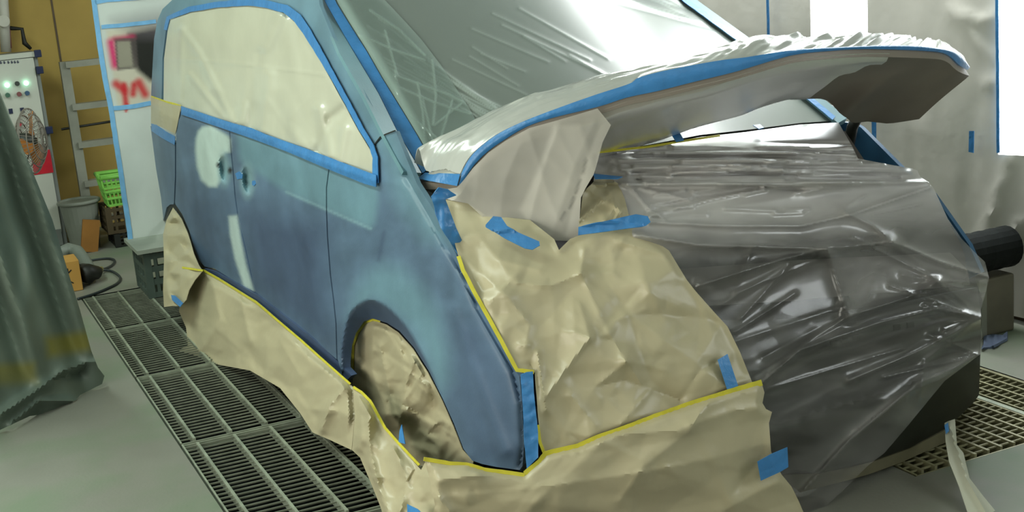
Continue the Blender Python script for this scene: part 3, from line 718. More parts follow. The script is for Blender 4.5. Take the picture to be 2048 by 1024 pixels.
# unseen but shading bulk: floor pan, roof, far flank, tyres
def solid(name, x0, x1, y0, y1, z0, z1, mt, bev=.03): return MB().box(x0, x1, y0, y1, z0, z1, bev=bev).build(name, mt, van, room=False)
solid('floor_pan', -2.6, .45, .12, 1.55, .20, .32, M['bay'])
solid('far_flank', -2.6, -.05, 1.64, 1.67, .25, .95, M['dark'], .01)
rl = [np.array([(x, .13+(1.57-.13)*t, z+.035*math.sin(math.pi*t)) for x, z in ((-2.62, 1.36), (-2.45, 1.45), (-2.0, 1.485), (-1.3, 1.495), (-.95, 1.475), (-.78, 1.45))]) for t in (0, .15, .5, .85, 1)]
loft('roof', rl, M['body'], van, nu=30, nv=6, thick=.012, colors=np.tile(SL, (30*25, 1)))
solid('tailgate', -2.62, -2.57, .12, 1.62, .28, 1.30, M['dark'], .02)
for x, y in ((0, .30), (-2.62, .30), (0, 1.48), (-2.62, 1.48)):
    t = MB(); t.tube([(x, y-.08, .29), (x, y+.08, .29)], .29, 28).build('wheel', M['dark'], van, room=False)
# ------------------------------------------------------------------ masking paper
cr1 = crumple(11, 60, (330, 0, 760, 370), .006, ang=1.45, spread=1.2, length=(50, 140), width=(10, 26))
fcp = facets(81, (320, 0, 760, 370), 44, .004, .6)
def wpd(px):
    L = [([(480, 250), (520, 130), (560, 30)], .012, 9), ([(505, 258), (500, 200), (520, 110)], -.012, 8), ([(525, 265), (540, 150)], .010, 8), ([(660, 310), (640, 220)], .012, 8), ([(640, 300), (660, 240), (700, 210)], -.010, 8),
         ([(680, 322), (690, 260)], .01, 8), ([(468, 250), (400, 110), (365, 60)], .008, 5), ([(460, 250), (380, 150)], .006, 4), ([(610, 295), (560, 180)], .005, 10), ([(363, 60), (360, 220)], .006, 4)]
    v = np.zeros(len(px))
    for pts, amp, wd in L: v += amp*np.exp(-(seg_dist(px, pts)/(wd*1.5))**2)
    seam = seg_dist(px, [(325, 115), (400, 121), (500, 130), (660, 151)])
    return 1.5*v+cr1(px)*.5+.5*fcp(px)+.004*np.exp(-seam/2.5)-.01*ss(0, 30, px[:, 1])*0
WP = [(327, 204), (328, 117), (338, 40), (378, 24), (429, 14), (495, 9), (530, 13), (566, 24), (590, 45), (608, 70), (628, 100), (662, 160), (690, 212), (716, 260), (740, 300), (746, 318), (746, 352), (735, 350), (671, 324), (609, 299), (530, 270), (503, 260), (468, 250), (437, 238), (366, 214), (350, 208)]
o = sheet('masking_paper', WP, lambda P: fl(P)+.0, M['paper2'], sp=4, off=.002, disp=wpd, pin=6, thick=.0015)
tag(o, 'large pale masking paper covering the side windows of the van', 'paper')
o = strip('tape_strip', [(330, 60), (336, 36), (378, 19), (429, 10), (495, 4), (534, 8), (570, 18), (594, 36), (613, 62), (633, 96), (667, 156), (695, 207), (722, 258), (743, 293), (750, 315), (750, 366)], [6, 11, 12, 15, 18, 14, 10, 10, 9, 12], fl, M['blue'], off=.012, sp=5)
tag(o, 'blue tape strip curving over the top and front edge of the side window', 'tape')
o = sheet('tape_strip', [(362, 212), (437, 237), (468, 247), (503, 256), (530, 268), (609, 296), (672, 320), (740, 346), (752, 350), (752, 374), (730, 368), (660, 340), (573, 303), (503, 277), (437, 254), (362, 229)], fl, M['blue'], sp=5, off=.014, disp=lambda p: .003*vnoise(p, 16, 3)+.006*np.exp(-(seg_dist(p, [(362, 220), (503, 267), (660, 330), (750, 362)])/6)**2))
tag(o, 'broad wrinkled blue tape strip along the belt line under the side window', 'tape')
o = sheet('masking_paper', [(302, 194), (318, 200), (340, 208), (362, 212), (352, 262), (350, 268), (325, 255), (302, 247)], fl, M['paper'], sp=4, off=.006, disp=crumple(5, 14, (300, 195, 360, 270), .008, ang=1.5, spread=.8, length=(20, 40), width=(4, 9)))
tag(o, 'small brown masking paper on the rear quarter window, creased', 'paper')
strip('tape_edge', [(302, 193), (330, 203), (362, 212)], 3.5, fl, M['yellow'], o, off=.006)['label'] = 'yellow tape edge'
o = sheet('tape_strip', [(302, 247), (312, 249), (330, 262), (350, 273), (349, 290), (325, 277), (303, 262)], fl, M['blue'], sp=4, off=.010, disp=lambda p: .004*vnoise(p, 9, 4))
tag(o, 'short blue tape strip below the small rear quarter window paper', 'tape')
# rear wheel paper
def rearp(d): return lambda P: P[:, 1]-.03+.5*np.maximum(0, .5-P[:, 2])-d
def back(d): return lambda P: fl(P)-d
def skirt(P):
    x, y, z = P.T; return y+(.02+.10*np.maximum(0, .30-z)/.3)
o = sheet('masking_paper', [(346, 415), (363, 438), (376, 468), (388, 508), (397, 530), (405, 542), (390, 560), (378, 580), (372, 600), (362, 612), (345, 612), (328, 614), (326, 580), (328, 520), (326, 470), (333, 440)], rearp(0), M['paper'], sp=4, pin=12, disp=facets(6, (325, 415, 405, 615), 20, .014))
tag(o, 'crumpled brown masking paper covering the rear wheel', 'paper')
strip('tape_edge', [(364, 535), (385, 538), (405, 541)], 4, rearp(0), M['yellow'], o, off=.006)['label'] = 'yellow tape edge'
o = sheet('tape_patch', [(342, 590), (350, 591), (366, 606), (360, 614), (344, 600)], rearp(0), M['blue'], sp=5, off=.02)
tag(o, 'small blue tape piece at the bottom of the rear wheel paper', 'tape')
cr2 = crumple(7, 46, (350, 540, 720, 900), .006, ang=1.3, spread=1.6, length=(30, 110), width=(10, 30))
fc2 = facets(51, (350, 540, 720, 900), 60, .012, .8); fc2b = facets(52, (350, 540, 720, 900), 24, .003)
def skd(px):
    L = [([(425, 560), (440, 640), (395, 712)], .03, 18), ([(405, 545), (385, 640), (358, 700)], -.02, 16), ([(480, 590), (500, 680)], .02, 16), ([(690, 775), (660, 810), (640, 870)], .035, 14), ([(560, 680), (600, 750)], .015, 20)]
    return ridges(px, L)+cr2(px)+fc2(px)+fc2b(px)
o = sheet('masking_paper', [(372, 536), (407, 543), (437, 560), (511, 606), (600, 680), (641, 717), (683, 752), (700, 768), (708, 776), (710, 830), (703, 900), (660, 880), (625, 865), (600, 826), (560, 776), (500, 741), (435, 729), (394, 712), (356, 701), (376, 690), (372, 655), (358, 623), (362, 596), (376, 580), (372, 555)], skirt, M['paper'], sp=4.5, disp=skd, pin=14)
tag(o, 'long brown masking paper skirt hanging from the van sill to the gratings', 'paper')
strip('tape_edge', [(366, 535), (407, 541), (437, 558), (511, 604), (600, 679), (641, 716), (700, 768)], 4, skirt, M['yellow'], o, off=.006)['label'] = 'yellow tape edge along the sill'
# front wheel paper
def cav(P): return fl(P)-.06
crw = crumple(8, 60, (700, 640, 940, 930), .012, ang=1.25, spread=1.6, length=(25, 90), width=(7, 22))
fcw = facets(61, (700, 640, 940, 930), 42, .012, .7); fcwb = facets(62, (700, 640, 940, 930), 18, .003)
def wd_(px):
    L = [([(760, 690), (775, 760), (790, 830)], .03, 9), ([(745, 660), (745, 740), (775, 830)], .025, 9), ([(830, 720), (808, 780), (800, 850)], .035, 10), ([(810, 800), (850, 740)], .02, 9), ([(830, 850), (880, 800), (895, 840)], -.02, 12), ([(725, 680), (735, 790)], -.02, 9)]
    return .5*ridges(px, L)+.6*crw(px)+.75*fcw(px)+fcwb(px)
o = sheet('masking_paper', [(705, 770), (702, 726), (706, 692), (714, 668), (730, 645), (746, 640), (773, 649), (797, 665), (826, 698), (855, 744), (884, 802), (906, 851), (925, 900), (946, 924), (944, 940), (848, 940), (842, 960), (800, 930), (760, 880), (730, 820)], cav, M['paper'], sp=4, disp=wd_, pin=14)
tag(o, 'crumpled brown masking paper filling the front wheel arch', 'paper')
strip('tape_edge', [(704, 740), (705, 692), (714, 666), (730, 644), (746, 639), (760, 642)], 5, cav, M['yellow'], o, off=.006)['label'] = 'yellow tape edge along the arch'
# lower wheel paper
def low(P):
    x, y, z = P.T; return y+.01+.16*np.maximum(0, .34-z)/.34-.30*np.maximum(0, x-.42)**2
crl = crumple(9, 40, (690, 770, 900, 1040), .010, ang=1.2, spread=1.6, length=(40, 120), width=(10, 26))
fcl = facets(71, (690, 770, 900, 1060), 55, .013, .7); fclb = facets(72, (690, 770, 900, 1060), 22, .003)
def lwd(px):
    L = [([(735, 800), (740, 900), (770, 1024)], .04, 14), ([(790, 900), (815, 960), (800, 1024)], .035, 14), ([(715, 790), (725, 880)], .02, 12), ([(830, 940), (800, 990)], -.02, 12)]
    return .7*ridges(px, L)+.6*crl(px)+.8*fcl(px)+fclb(px)
o = sheet('masking_paper', [(706, 776), (722, 786), (740, 804), (770, 858), (800, 892), (842, 940), (850, 925), (900, 935), (905, 1060), (775, 1060), (761, 1014), (741, 964), (720, 915), (704, 900), (710, 830)], low, M['paper'], sp=4.5, disp=lwd, pin=14)
tag(o, 'brown masking paper hanging below the front wheel down to the bottom edge', 'paper')
strip('tape_edge', [(706, 774), (722, 784), (740, 802), (770, 856), (800, 890), (838, 930)], 5, low, M['yellow'], o, off=.006)['label'] = 'yellow tape edge'
o = sheet('tape_patch', [(803, 849), (810, 888), (797, 884), (799, 862)], low, M['blue'], sp=5, off=.045)
tag(o, 'small pointed blue tape piece on the front wheel paper', 'tape')
o = sheet('tape_patch', [(814, 1008), (835, 1018), (852, 1035), (815, 1035)], low, M['blue'], sp=5, off=.05)
tag(o, 'blue tape piece low on wheel paper at the bottom edge of the picture', 'tape')
# nose paper ---------------------------------------------------------------------
def npap(P, d=0):
    x, y, z = P.T
    return x-(prof(z)-bow(y, z))-.012-d-.03*ss(.6, .3, z)
cr3 = crumple(12, 60, (900, 380, 1530, 900), .005, spread=3.1, length=(40, 120), width=(14, 50))
fc3 = facets(31, (900, 380, 1530, 900), 95, .011); fc3b = facets(32, (900, 380, 1530, 900), 34, .0028)
def npd(px):
    Sx, Sy = 1162, 546
    L = [([(1162, 546), (1100, 572), (1035, 566)], .020, 14), ([(1162, 546), (1200, 630), (1250, 722)], .018, 22), ([(1162, 546), (1168, 500)], .012, 10), ([(1162, 546), (1225, 545)], .010, 12),
         ([(1180, 675), (1130, 740), (1090, 796)], .030, 16), ([(1180, 675), (1150, 665)], .015, 12), ([(1180, 675), (1160, 610)], .012, 16), ([(1254, 722), (1190, 775), (1141, 786)], .022, 18), ([(1254, 722), (1285, 774)], .014, 12),
         ([(1254, 722), (1330, 740)], .012, 18), ([(1141, 786), (1250, 760), (1360, 800)], -.02, 16), ([(1141, 790), (1190, 850)], .015, 16), ([(1075, 705), (1085, 780), (1092, 820)], .022, 8), ([(1062, 730), (1088, 800)], -.014, 9), ([(1040, 690), (1060, 690)], .014, 9),
         ([(1230, 640), (1290, 620)], .012, 12), ([(1285, 560), (1330, 640)], .01, 26), ([(1360, 800), (1400, 740), (1440, 720)], -.012, 14), ([(1000, 520), (1080, 540)], .014, 16), ([(930, 520), (1010, 590)], .014, 18), ([(1230, 480), (1330, 510)], .012, 12),
         ([(1020, 600), (1060, 650), (1050, 700)], .016, 16), ([(1240, 850), (1300, 780)], .014, 14)]
    return .8*ridges(px, L)+cr3(px)+fc3(px)+fc3b(px)
PAP = [(889, 399), (936, 407), (971, 430), (1060, 440), (1108, 478), (1118, 500), (1140, 478), (1160, 470), (1220, 458), (1272, 457), (1300, 475), (1338, 501), (1373, 559), (1391, 582), (1430, 626), (1455, 653), (1480, 704), (1505, 766), (1447, 790), (1378, 812), (1310, 836), (1259, 856), (1208, 873), (1156, 896), (1090, 910), (1083, 890), (1075, 820), (1070, 745), (1040, 742), (1034, 738), (1014, 702), (991, 660), (952, 590), (924, 537), (916, 508), (905, 470), (895, 430)]
o = sheet('masking_paper', PAP, npap, M['paper'], sp=4.5, disp=npd, pin=14)
tag(o, 'large crumpled brown masking paper over the near front corner beside the fender', 'paper')
strip('tape_edge', [(917, 512), (926, 540), (954, 594), (992, 662), (1015, 705), (1034, 740), (1068, 744)], 8, npap, M['yellow'], o, off=.006)['label'] = 'yellow tape edge along the fender'
strip('tape_edge', [(1076, 850), (1080, 885), (1088, 905)], 6, npap, M['yellow'], o, off=.006)['label'] = 'short yellow tape edge'
o = sheet('masking_paper', [(1157, 452), (1166, 387), (1190, 360), (1221, 357), (1238, 368), (1250, 400), (1257, 428), (1262, 445), (1240, 460), (1158, 476)], lambda P: npap(P, -.012), M['paper'], sp=5, disp=crumple(14, 20, (1150, 355, 1260, 470), .014, spread=3, length=(20, 50), width=(8, 20)))
tag(o, 'small upright brown paper tucked behind the hanging film, above blue tape', 'paper')
cr4 = crumple(15, 30, (850, 770, 1620, 1040), .006, ang=.3, spread=2.6, length=(60, 200), width=(20, 60))
fc4 = facets(41, (850, 770, 1620, 1040), 120, .013, 1.6); fc4b = facets(42, (850, 770, 1620, 1040), 40, .0022)
def lod(px):
    L = [([(1380, 860), (1290, 930), (1240, 1000)], .02, 26), ([(1380, 850), (1470, 820), (1530, 815)], .02, 20), ([(1230, 870), (1360, 860)], .016, 14), ([(1380, 856), (1420, 800)], .014, 12), ([(1440, 1024), (1600, 940)], .015, 24), ([(880, 960), (960, 950)], .03, 14), ([(850, 960), (900, 1024)], .03, 16)]
    return .8*ridges(px, L)+cr4(px)+fc4(px)+fc4b(px)
LOP = [(848, 918), (900, 926), (934, 926), (968, 938), (1047, 948), (1078, 921), (1091, 906), (1156, 891), (1208, 868), (1259, 851), (1310, 831), (1378, 807), (1447, 785), (1522, 762), (1529, 785), (1525, 806), (1532, 818), (1544, 824), (1538, 846), (1542, 902), (1550, 925), (1563, 949), (1583, 973), (1597, 1001), (1622, 1060), (1300, 1060), (860, 1060), (870, 1010), (860, 960)]
def npl(P):
    x, y, z = P.T
    return x-(prof(z)-bow(y, z))-.055-.22*np.maximum(0, .36-z)
o = sheet('masking_paper', LOP, npl, M['paper'], sp=5.5, disp=lod, pin=14)
tag(o, 'wide brown masking paper apron along the bottom edge in front of the nose', 'paper')
strip('tape_edge', [(1050, 948), (1080, 924), (1092, 908), (1156, 893), (1208, 871), (1259, 854), (1310, 834), (1378, 810), (1447, 788), (1524, 765)], 12, npl, M['yellow'], o, off=.006)['label'] = 'yellow tape along the top edge of the apron'
strip('tape_edge', [(848, 918), (900, 927), (934, 929), (968, 939), (1050, 950)], 8, npl, M['yellow'], o, off=.006)['label'] = 'yellow tape under the fender'
def zp(z8): return [(x/2.415+600, y/2.415+600) for x, y in z8]
o = sheet('tape_strip', zp([(1065, 360), (1095, 348), (1125, 345), (1130, 450), (1150, 640), (1150, 760), (1095, 815), (1085, 700), (1075, 500)]), lambda P: npap(P, .0), M['blue'], sp=5, off=.035, disp=lambda p: .004*vnoise(p, 12, 3))
tag(o, 'upright blue tape strip at the front edge of the fender', 'tape')
def s_(l, ox, oy, k): return [(ox+x/k, oy+y/k) for x, y in l]
o = sheet('tape_patch', s_([(950, 255), (990, 210), (1030, 215), (1060, 260), (1120, 295), (1225, 340), (1228, 360), (1190, 382), (1150, 375), (1050, 325), (950, 265)], 600, 350, 2.56), lambda P: np.minimum(cur(P), npap(P)), M['blue'], sp=5, off=.04)
tag(o, 'long blue tape piece holding the lower edge of the hanging film', 'tape')
o = sheet('tape_patch', s_([(145, 650), (370, 600), (440, 585), (500, 595), (515, 625), (490, 645), (380, 660), (145, 692)], 1100, 200, 2.56), lambda P: np.minimum(cur(P), npap(P)), M['blue'], sp=5, off=.03, disp=lambda p: .003*vnoise(p, 12, 3))
tag(o, 'long blue tape piece joining paper and clear film beside the hanging film', 'tape')
o = sheet('tape_patch', s_([(1115, 690), (1165, 660), (1220, 825), (1165, 845)], 1000, 450, 2.56), npap, M['blue'], sp=5, off=.03)
tag(o, 'blue tape piece just above the yellow tape line on the nose paper', 'tape')
o = sheet('tape_patch', s_([(1800, 655), (1880, 610), (1975, 570), (1980, 685), (1930, 715), (1820, 765)], 900, 700, 2.926), npl, M['blue'], sp=5, off=.03)
tag(o, 'blue tape piece on the lower right edge of the paper apron', 'tape')
o = sheet('tape_patch', s_([(670, 110), (710, 65), (760, 75), (800, 105), (745, 125), (770, 190), (800, 270), (855, 390), (810, 405), (760, 330), (720, 270), (695, 200), (690, 170)], 600, 350, 2.56), lambda P: P[:, 0]-.38, M['blue'], sp=4, off=.0, disp=lambda p: .008*vnoise(p, 14, 5))
tag(o, 'crumpled blue tape below the near bonnet hinge', 'tape')
# film over the nose ---------------------------------------------------------------
A_, B_, C_, D_ = (1783, 483), (1878, 563), (1962, 636), (1957, 710)
fcn = facets(91, (1180, 240, 1990, 1050), 95, .0045, 1.8); fcnb = facets(92, (1180, 240, 1990, 1050), 30, .0007, 2.2)
def nfd(px):
    rg = random.Random(21)
    L = [([A_, (1654, 497), (1400, 490), (1270, 470)], .035, 10), ([A_, (1744, 450), (1690, 425)], .03, 12), ([A_, (1880, 525), (1978, 556)], .03, 12), ([B_, (1830, 590), (1697, 632)], .035, 12), ([B_, (1978, 565)], .025, 9), ([A_, B_], .015, 14),
         ([(1654, 497), (1697, 632)], .025, 12), ([(1654, 497), (1560, 520), (1400, 570)], .02, 10), ([C_, (1873, 618), (1759, 645), (1600, 700), (1520, 770)], .028, 9), ([C_, (1837, 702), (1700, 760)], .022, 8), ([C_, (1890, 660)], .02, 7), ([C_, (1850, 720), (1840, 790)], .012, 9),
         ([D_, (1900, 740), (1834, 768), (1700, 880), (1600, 990)], .03, 12), ([B_, C_], .02, 12), ([(1697, 632), (1560, 720), (1500, 760)], .018, 12), ([(1300, 445), (1450, 452), (1600, 452), (1700, 430), (1858, 375)], .025, 6), ([(1245, 368), (1400, 366), (1600, 368), (1857, 366)], .02, 5),
         ([(1255, 368), (1300, 420), (1330, 440)], .012, 5), ([(1255, 370), (1380, 400)], .01, 5), ([(1300, 432), (1420, 400), (1530, 376)], .014, 5), ([(1290, 425), (1400, 392), (1520, 376)], -.01, 4)]
    # horizontal tension folds between the cowl and the crossmember
    for k in range(30):
        y = 288+k*2.9+rg.uniform(-2, 2); xa = rg.uniform(1190, 1400); xb = rg.uniform(1550, 1830)
        L.append(([(xa, y+.03*(1500-xa)*.5), ((xa+xb)/2, y+rg.uniform(-4, 4)), (xb, y+rg.uniform(-2, 10))], rg.choice((.018, -.016, .02)), rg.uniform(2., 4)))
    for k in range(10):
        y = 560+k*26; x = 1400+k*9; a = math.radians(rg.uniform(-36, -16)); l = rg.uniform(120, 340)
        L.append(([(x+rg.uniform(0, 90), y), (x+l*math.cos(a), y+l*math.sin(a))], rg.choice((.006, .008, -.006)), rg.uniform(3, 8)))
    for k in range(10):
        a = math.radians(rg.uniform(148, 196)); l = rg.uniform(60, 200); p = rg.choice((A_, B_, C_, C_, D_))
        L.append(([p, (p[0]+l*math.cos(a), p[1]-l*math.sin(a))], .012, rg.uniform(3, 7)))
    for k in range(14):
        x = rg.uniform(1280, 1850); y = rg.uniform(380, 440); L.append(([(x, y), (x+rg.uniform(30, 110), y-rg.uniform(-6, 26))], .008, rg.uniform(2, 5)))
    return ridges(px, L)+fcn(px)+fcnb(px)
def nfc(px):
    # film density, raised towards the top to stand in for reflected light
    a = .10+.76*ss(545, 400, px[:, 1]+.08*(px[:, 0]-1500))+.20*soft(px, [(1660, 500), (1790, 480), (1990, 500), (1990, 640), (1870, 560), (1700, 635)], 12)+.12*soft(px, [(1500, 960), (1700, 850), (1960, 705), (1780, 900), (1640, 1040), (1560, 1040)], 18)
    a = a+.08*vnoise(px*np.array([.5, 1]), 26, 7)+.04*vnoise(px*np.array([.4, 1]), 9, 11)+ridges(px, [([C_, (1837, 702), (1700, 760), (1560, 830)], .10, 7), ([D_, (1834, 768), (1700, 870)], .14, 8), ([C_, (1759, 645), (1540, 760)], .12, 8), ([A_, (1697, 632), (1540, 740)], .08, 14), ([(1300, 500), (1500, 480), (1650, 500)], .12, 7)])
    a = np.clip(a, .1, .85); return np.stack([a, a, a], 1)
FILM = [(1187, 362), (1192, 330), (1200, 306), (1295, 294), (1400, 274), (1491, 264), (1600, 249), (1677, 245), (1690, 268), (1704, 292), (1716, 317), (1790, 331), (1825, 337), (1835, 341), (1841, 354), (1857, 364), (1868, 378), (1896, 438), (1923, 477), (1950, 505), (1970, 524), (1978, 555), (1972, 583), (1962, 618), (1962, 650), (1966, 684), (1961, 708), (1889, 762), (1852, 807), (1811, 857), (1769, 906), (1736, 931), (1686, 981), (1641, 1022), (1620, 1045), (1590, 1045), (1560, 960), (1530, 910), (1515, 800), (1470, 730), (1440, 660), (1370, 590), (1330, 520), (1260, 470), (1245, 430), (1225, 375)]
def nfilm(P):
    x, y, z = P.T
    return x-(prof(z)-bow(y, z))-.0
o = sheet('nose_film', FILM, nfilm, M['film'], sp=3.4, disp=nfd, thick=0, color=nfc)
tag(o, 'clear wrinkled plastic film stretched over the open nose and dark bumper', 'plastic film')
o = strip('tape_strip', [(1196, 304), (1295, 293), (1381, 279), (1440, 270)], 3.2, nfilm, M['yellow'], off=.03, sp=5)
tag(o, 'yellow tape line along the lower edge of the windscreen', 'tape')
for q, lb in (([(1344, 270), (1360, 266), (1368, 280), (1352, 283)], 'small blue tape piece at middle of the windscreen base'), ([(1506, 250), (1520, 248), (1528, 255), (1518, 258)], 'small blue tape piece at windscreen base, right of the other'),
              ([(1186, 347), (1215, 350), (1245, 353), (1235, 357), (1190, 357)], 'narrow blue tape piece beside top of the upright small paper')):
    tag(sheet('tape_patch', q, nfilm, M['blue'], sp=5, off=.035), lb, 'tape')
# hanging tail of paper and film at the far bumper corner
def tail(P): return P[:, 0]-(.58+2.2*np.maximum(0, .2-P[:, 2]))
o = sheet('paper_tail', [(1889, 846), (1897, 842), (1910, 838), (1914, 890), (1927, 906), (1939, 956), (1965, 990), (2010, 1045), (1945, 1045), (1935, 1024), (1918, 973), (1898, 923), (1891, 882)], tail, M['paper2'], sp=5, disp=lambda p: .02*np.exp(-seg_dist(p, [(1900, 850), (1915, 900), (1935, 960), (1975, 1030)])/7))
tag(o, 'pale twisted paper tail hanging to the floor at the far bumper corner', 'paper')
tag(sheet('tape_patch', [(1889, 850), (1896, 845), (1898, 862), (1892, 868)], tail, M['blue'], sp=4, off=.015), 'tiny blue tape piece at top of the hanging paper tail', 'tape')
# ------------------------------------------------------------------ things at the back
# foreground curtain at left
ca = world_to_room(hit([(0, 862), (212, 768)], rplane(2, 0)))
dv = ca[1]-ca[0]; nv_ = np.array([-dv[1], dv[0]]); nv_ /= np.linalg.norm(nv_)
def curt(P):
    R_ = world_to_room(P); return (R_[:, 0]-ca[0][0])*nv_[0]+(R_[:, 1]-ca[0][1])*nv_[1]
def ctd(px):
    u = px[:, 0]-(px[:, 1]-190)*.33
    h = .05*np.sin(u/19.)+.03*np.sin(u/9.+1)+.02*vnoise(px*np.array([1, .25]), 28, 3)
    L = [([(0, 830), (60, 790), (130, 740), (190, 720)], .05, 9), ([(20, 850), (80, 800), (150, 800)], .04, 8), ([(105, 760), (160, 745), (200, 700)], -.04, 10)]
    return h*ss(900, 500, px[:, 1])*.8+.01+ridges(px, L)*ss(640, 760, px[:, 1])
def ctc(px):
    base = np.array(lin(104, 116, 106)); c = np.tile(base, (len(px), 1))*(1+.10*vnoise(px, 40, 5))[:, None]
    y = np.array(lin(128, 122, 44))
    for poly in ([(90, 675), (185, 660), (182, 700), (95, 715)], [(-40, 730), (70, 725), (75, 765), (-40, 775)]):
        a = .8*soft(px, poly, 9); c = c*(1-a[:, None])+y*a[:, None]
    g = np.array(lin(78, 92, 84)); a = .5*ss(690, 800, px[:, 1]); c = c*(1-a[:, None])+g*a[:, None]
    return c
o = sheet('booth_curtain', [(-60, -40), (-40, 100), (0, 190), (18, 235), (60, 330), (105, 440), (135, 540), (160, 620), (182, 700), (196, 735), (209, 752), (204, 768), (160, 790), (152, 800), (110, 826), (60, 832), (0, 860), (-60, 885)], curt, M['curtain'], sp=6, disp=ctd, color=ctc, thick=.004)
tag(o, 'grey green heavy booth curtain hanging at the left edge, crumpled at the hem', 'curtain')
# white board on a crate
bx = rp(281, 570, 2, .002)[0]+.03
bpl = rplane(0, bx)
def bcol(px):
    c = np.tile(np.array(lin(192, 202, 196)), (len(px), 1))
    def mx(c, col, a): return c*(1-a[:, None])+np.array(lin(*col))*a[:, None]
    c = mx(c, (196, 190, 168), soft(px, [(212, 60), (330, 50), (330, 212), (236, 218)], 4)*.8)
    c = mx(c, (16, 20, 18), np.clip(1.3*soft(px, [(258, 68), (340, 52), (340, 170), (300, 160), (276, 140), (266, 110)], 8), 0, 1)*.98)
    c = mx(c, (110, 105, 110), soft(px, [(225, 40), (340, 20), (340, 75), (260, 70)], 16)*.55)
    c = mx(c, (200, 60, 110), np.clip(1.15-seg_dist(px, [(222, 85), (230, 130)])/12, 0, 1)); c = mx(c, (175, 50, 90), np.clip(1.1-seg_dist(px, [(230, 78), (265, 74)])/9, 0, 1)*.9)
    for l, r in (([(232, 168), (248, 180)], 11), ([(248, 170), (252, 208)], 8), ([(268, 170), (266, 188)], 9), ([(278, 165), (290, 188)], 11), ([(254, 210), (252, 222)], 4)):
        c = mx(c, (190, 34, 44), np.clip(1.25-seg_dist(px, l)/r, 0, 1)*.9)
    fr = soft(px, [(229, 78), (272, 74), (277, 136), (234, 141)], 1.5); c = mx(c, (78, 72, 70), fr*.85); c = mx(c, (142, 140, 124), soft(px, [(234, 84), (260, 82), (266, 133), (237, 135)], 1.5))
    return c
bd = empty('white_board', room_to_world([bx, .2, .36]), 'white board with blue tape border and red and black spray marks behind the van', 'board')
sheet('board', [(180, -40), (360, -40), (360, 484), (262, 488), (185, 0)], bpl, M['board'], bd, sp=4, color=bcol, thick=.02)
strip('tape_border', [(184, -30), (190, 20), (205, 130), (222, 218), (245, 370), (262, 484)], 10, bpl, M['paleblue'], bd, off=.004)
strip('tape_border', [(190, 5), (215, 0), (330, -8)], 8, bpl, M['paleblue'], bd, off=.004)
strip('tape_band', [(203, 54), (250, 50), (312, 43)], 8, bpl, M['paleblue'], bd, off=.004)
strip('tape_band', [(226, 217), (265, 213), (302, 206)], 9, bpl, M['paleblue'], bd, off=.004)
def crate(name, x0, x1, y0, y1, z0, z1, mt, label, group=None, top=None):
    e = empty(name, room_to_world([(x0+x1)/2, (y0+y1)/2, z0]), label, 'crate', group)
    p = .022
    for x in (x0, x1-p*1.6):
        for y in (y0, y1-p*1.6): MB().box(x, x+p*1.6, y, y+p*1.6, z0, z1).build('corner_post', mt, e)
    b = MB(); h = z1-z0
    for k in range(4):
        z = z0+h*k/3.6
        b.box(x0+.004, x1-.004, y0+.003, y0+.013, z, z+h*.12); b.box(x0+.004, x1-.004, y1-.013, y1-.003, z, z+h*.12)
        b.box(x0+.003, x0+.013, y0+.004, y1-.004, z, z+h*.12); b.box(x1-.013, x1-.003, y0+.004, y1-.004, z, z+h*.12)
    n = 5
    for k in range(1, n):
        y = y0+(y1-y0)*k/n; b.box(x1-.012, x1-.004, y-.008, y+.008, z0, z1); b.box(x0+.004, x0+.012, y-.008, y+.008, z0, z1)
        x = x0+(x1-x0)*k/n; b.box(x-.008, x+.008, y0+.004, y0+.012, z0, z1)
    b.build('lattice', mt, e)
    b = MB(); b.box(x0+.01, x1-.01, y0+.01, y1-.01, z0, z0+.012); b.build('base', mt, e)
    if top: b = MB(); b.box(x0-.02, x1+.03, y0-.03, y1+.02, z1, z1+.02); b.build('lid_board', top, e)
    return e
fy = rp(299, 598, 2, 0.002); fb = rp(281, 570, 2, .002); ft = rp(281, 507, 0, fy[0])
crate('support_crate', fb[0], fy[0], fy[1], fy[1]+.28, .002, ft[2], M['crateg'], 'grey green plastic crate with dusty lid supporting the white board', None, M['cratetop'])
# electric cabinet
cxf = -5.05
tl = rp(74, 104, 0, cxf); bl = rp(132, 492, 2, 0.02)
cz = tl[2]; cyr = tl[1]
cabn = empty('electric_cabinet', room_to_world([cxf-.15, cyr-.35, 0]), 'pale grey electric control cabinet with green lamps against the yellow wall', 'cabinet')
b = MB(); b.box(cxf-.30, cxf-.02, cyr-.85, cyr+.0, .0, cz, bev=.006); b.build('housing', M['cab_edge'], cabn)
b = MB(); b.box(cxf-.02, cxf, cyr-.85, cyr-.025, .10, cz-.03, bev=.004); b.build('door', M['cab'], cabn)
b = MB(); b.box(cxf-.02, cxf+.004, cyr-.85, cyr+.002, cz-.026, cz+.004); b.build('top_rail', M['cab'], cabn)
b = MB(); b.box(cxf-.015, cxf+.006, cyr-.85, cyr-.03, .02, .12); b.build('plinth', M['cab_edge'], cabn)
for px, py in ((80, 140), (99, 260), (76, 107)):
    q = rp(px, py, 0, cxf); b = MB(); b.box(cxf-.01, cxf+.02, q[1]-.022, q[1]+.018, q[2]-.022, q[2]+.022, bev=.004); b.build('hinge', M['navy'], cabn)
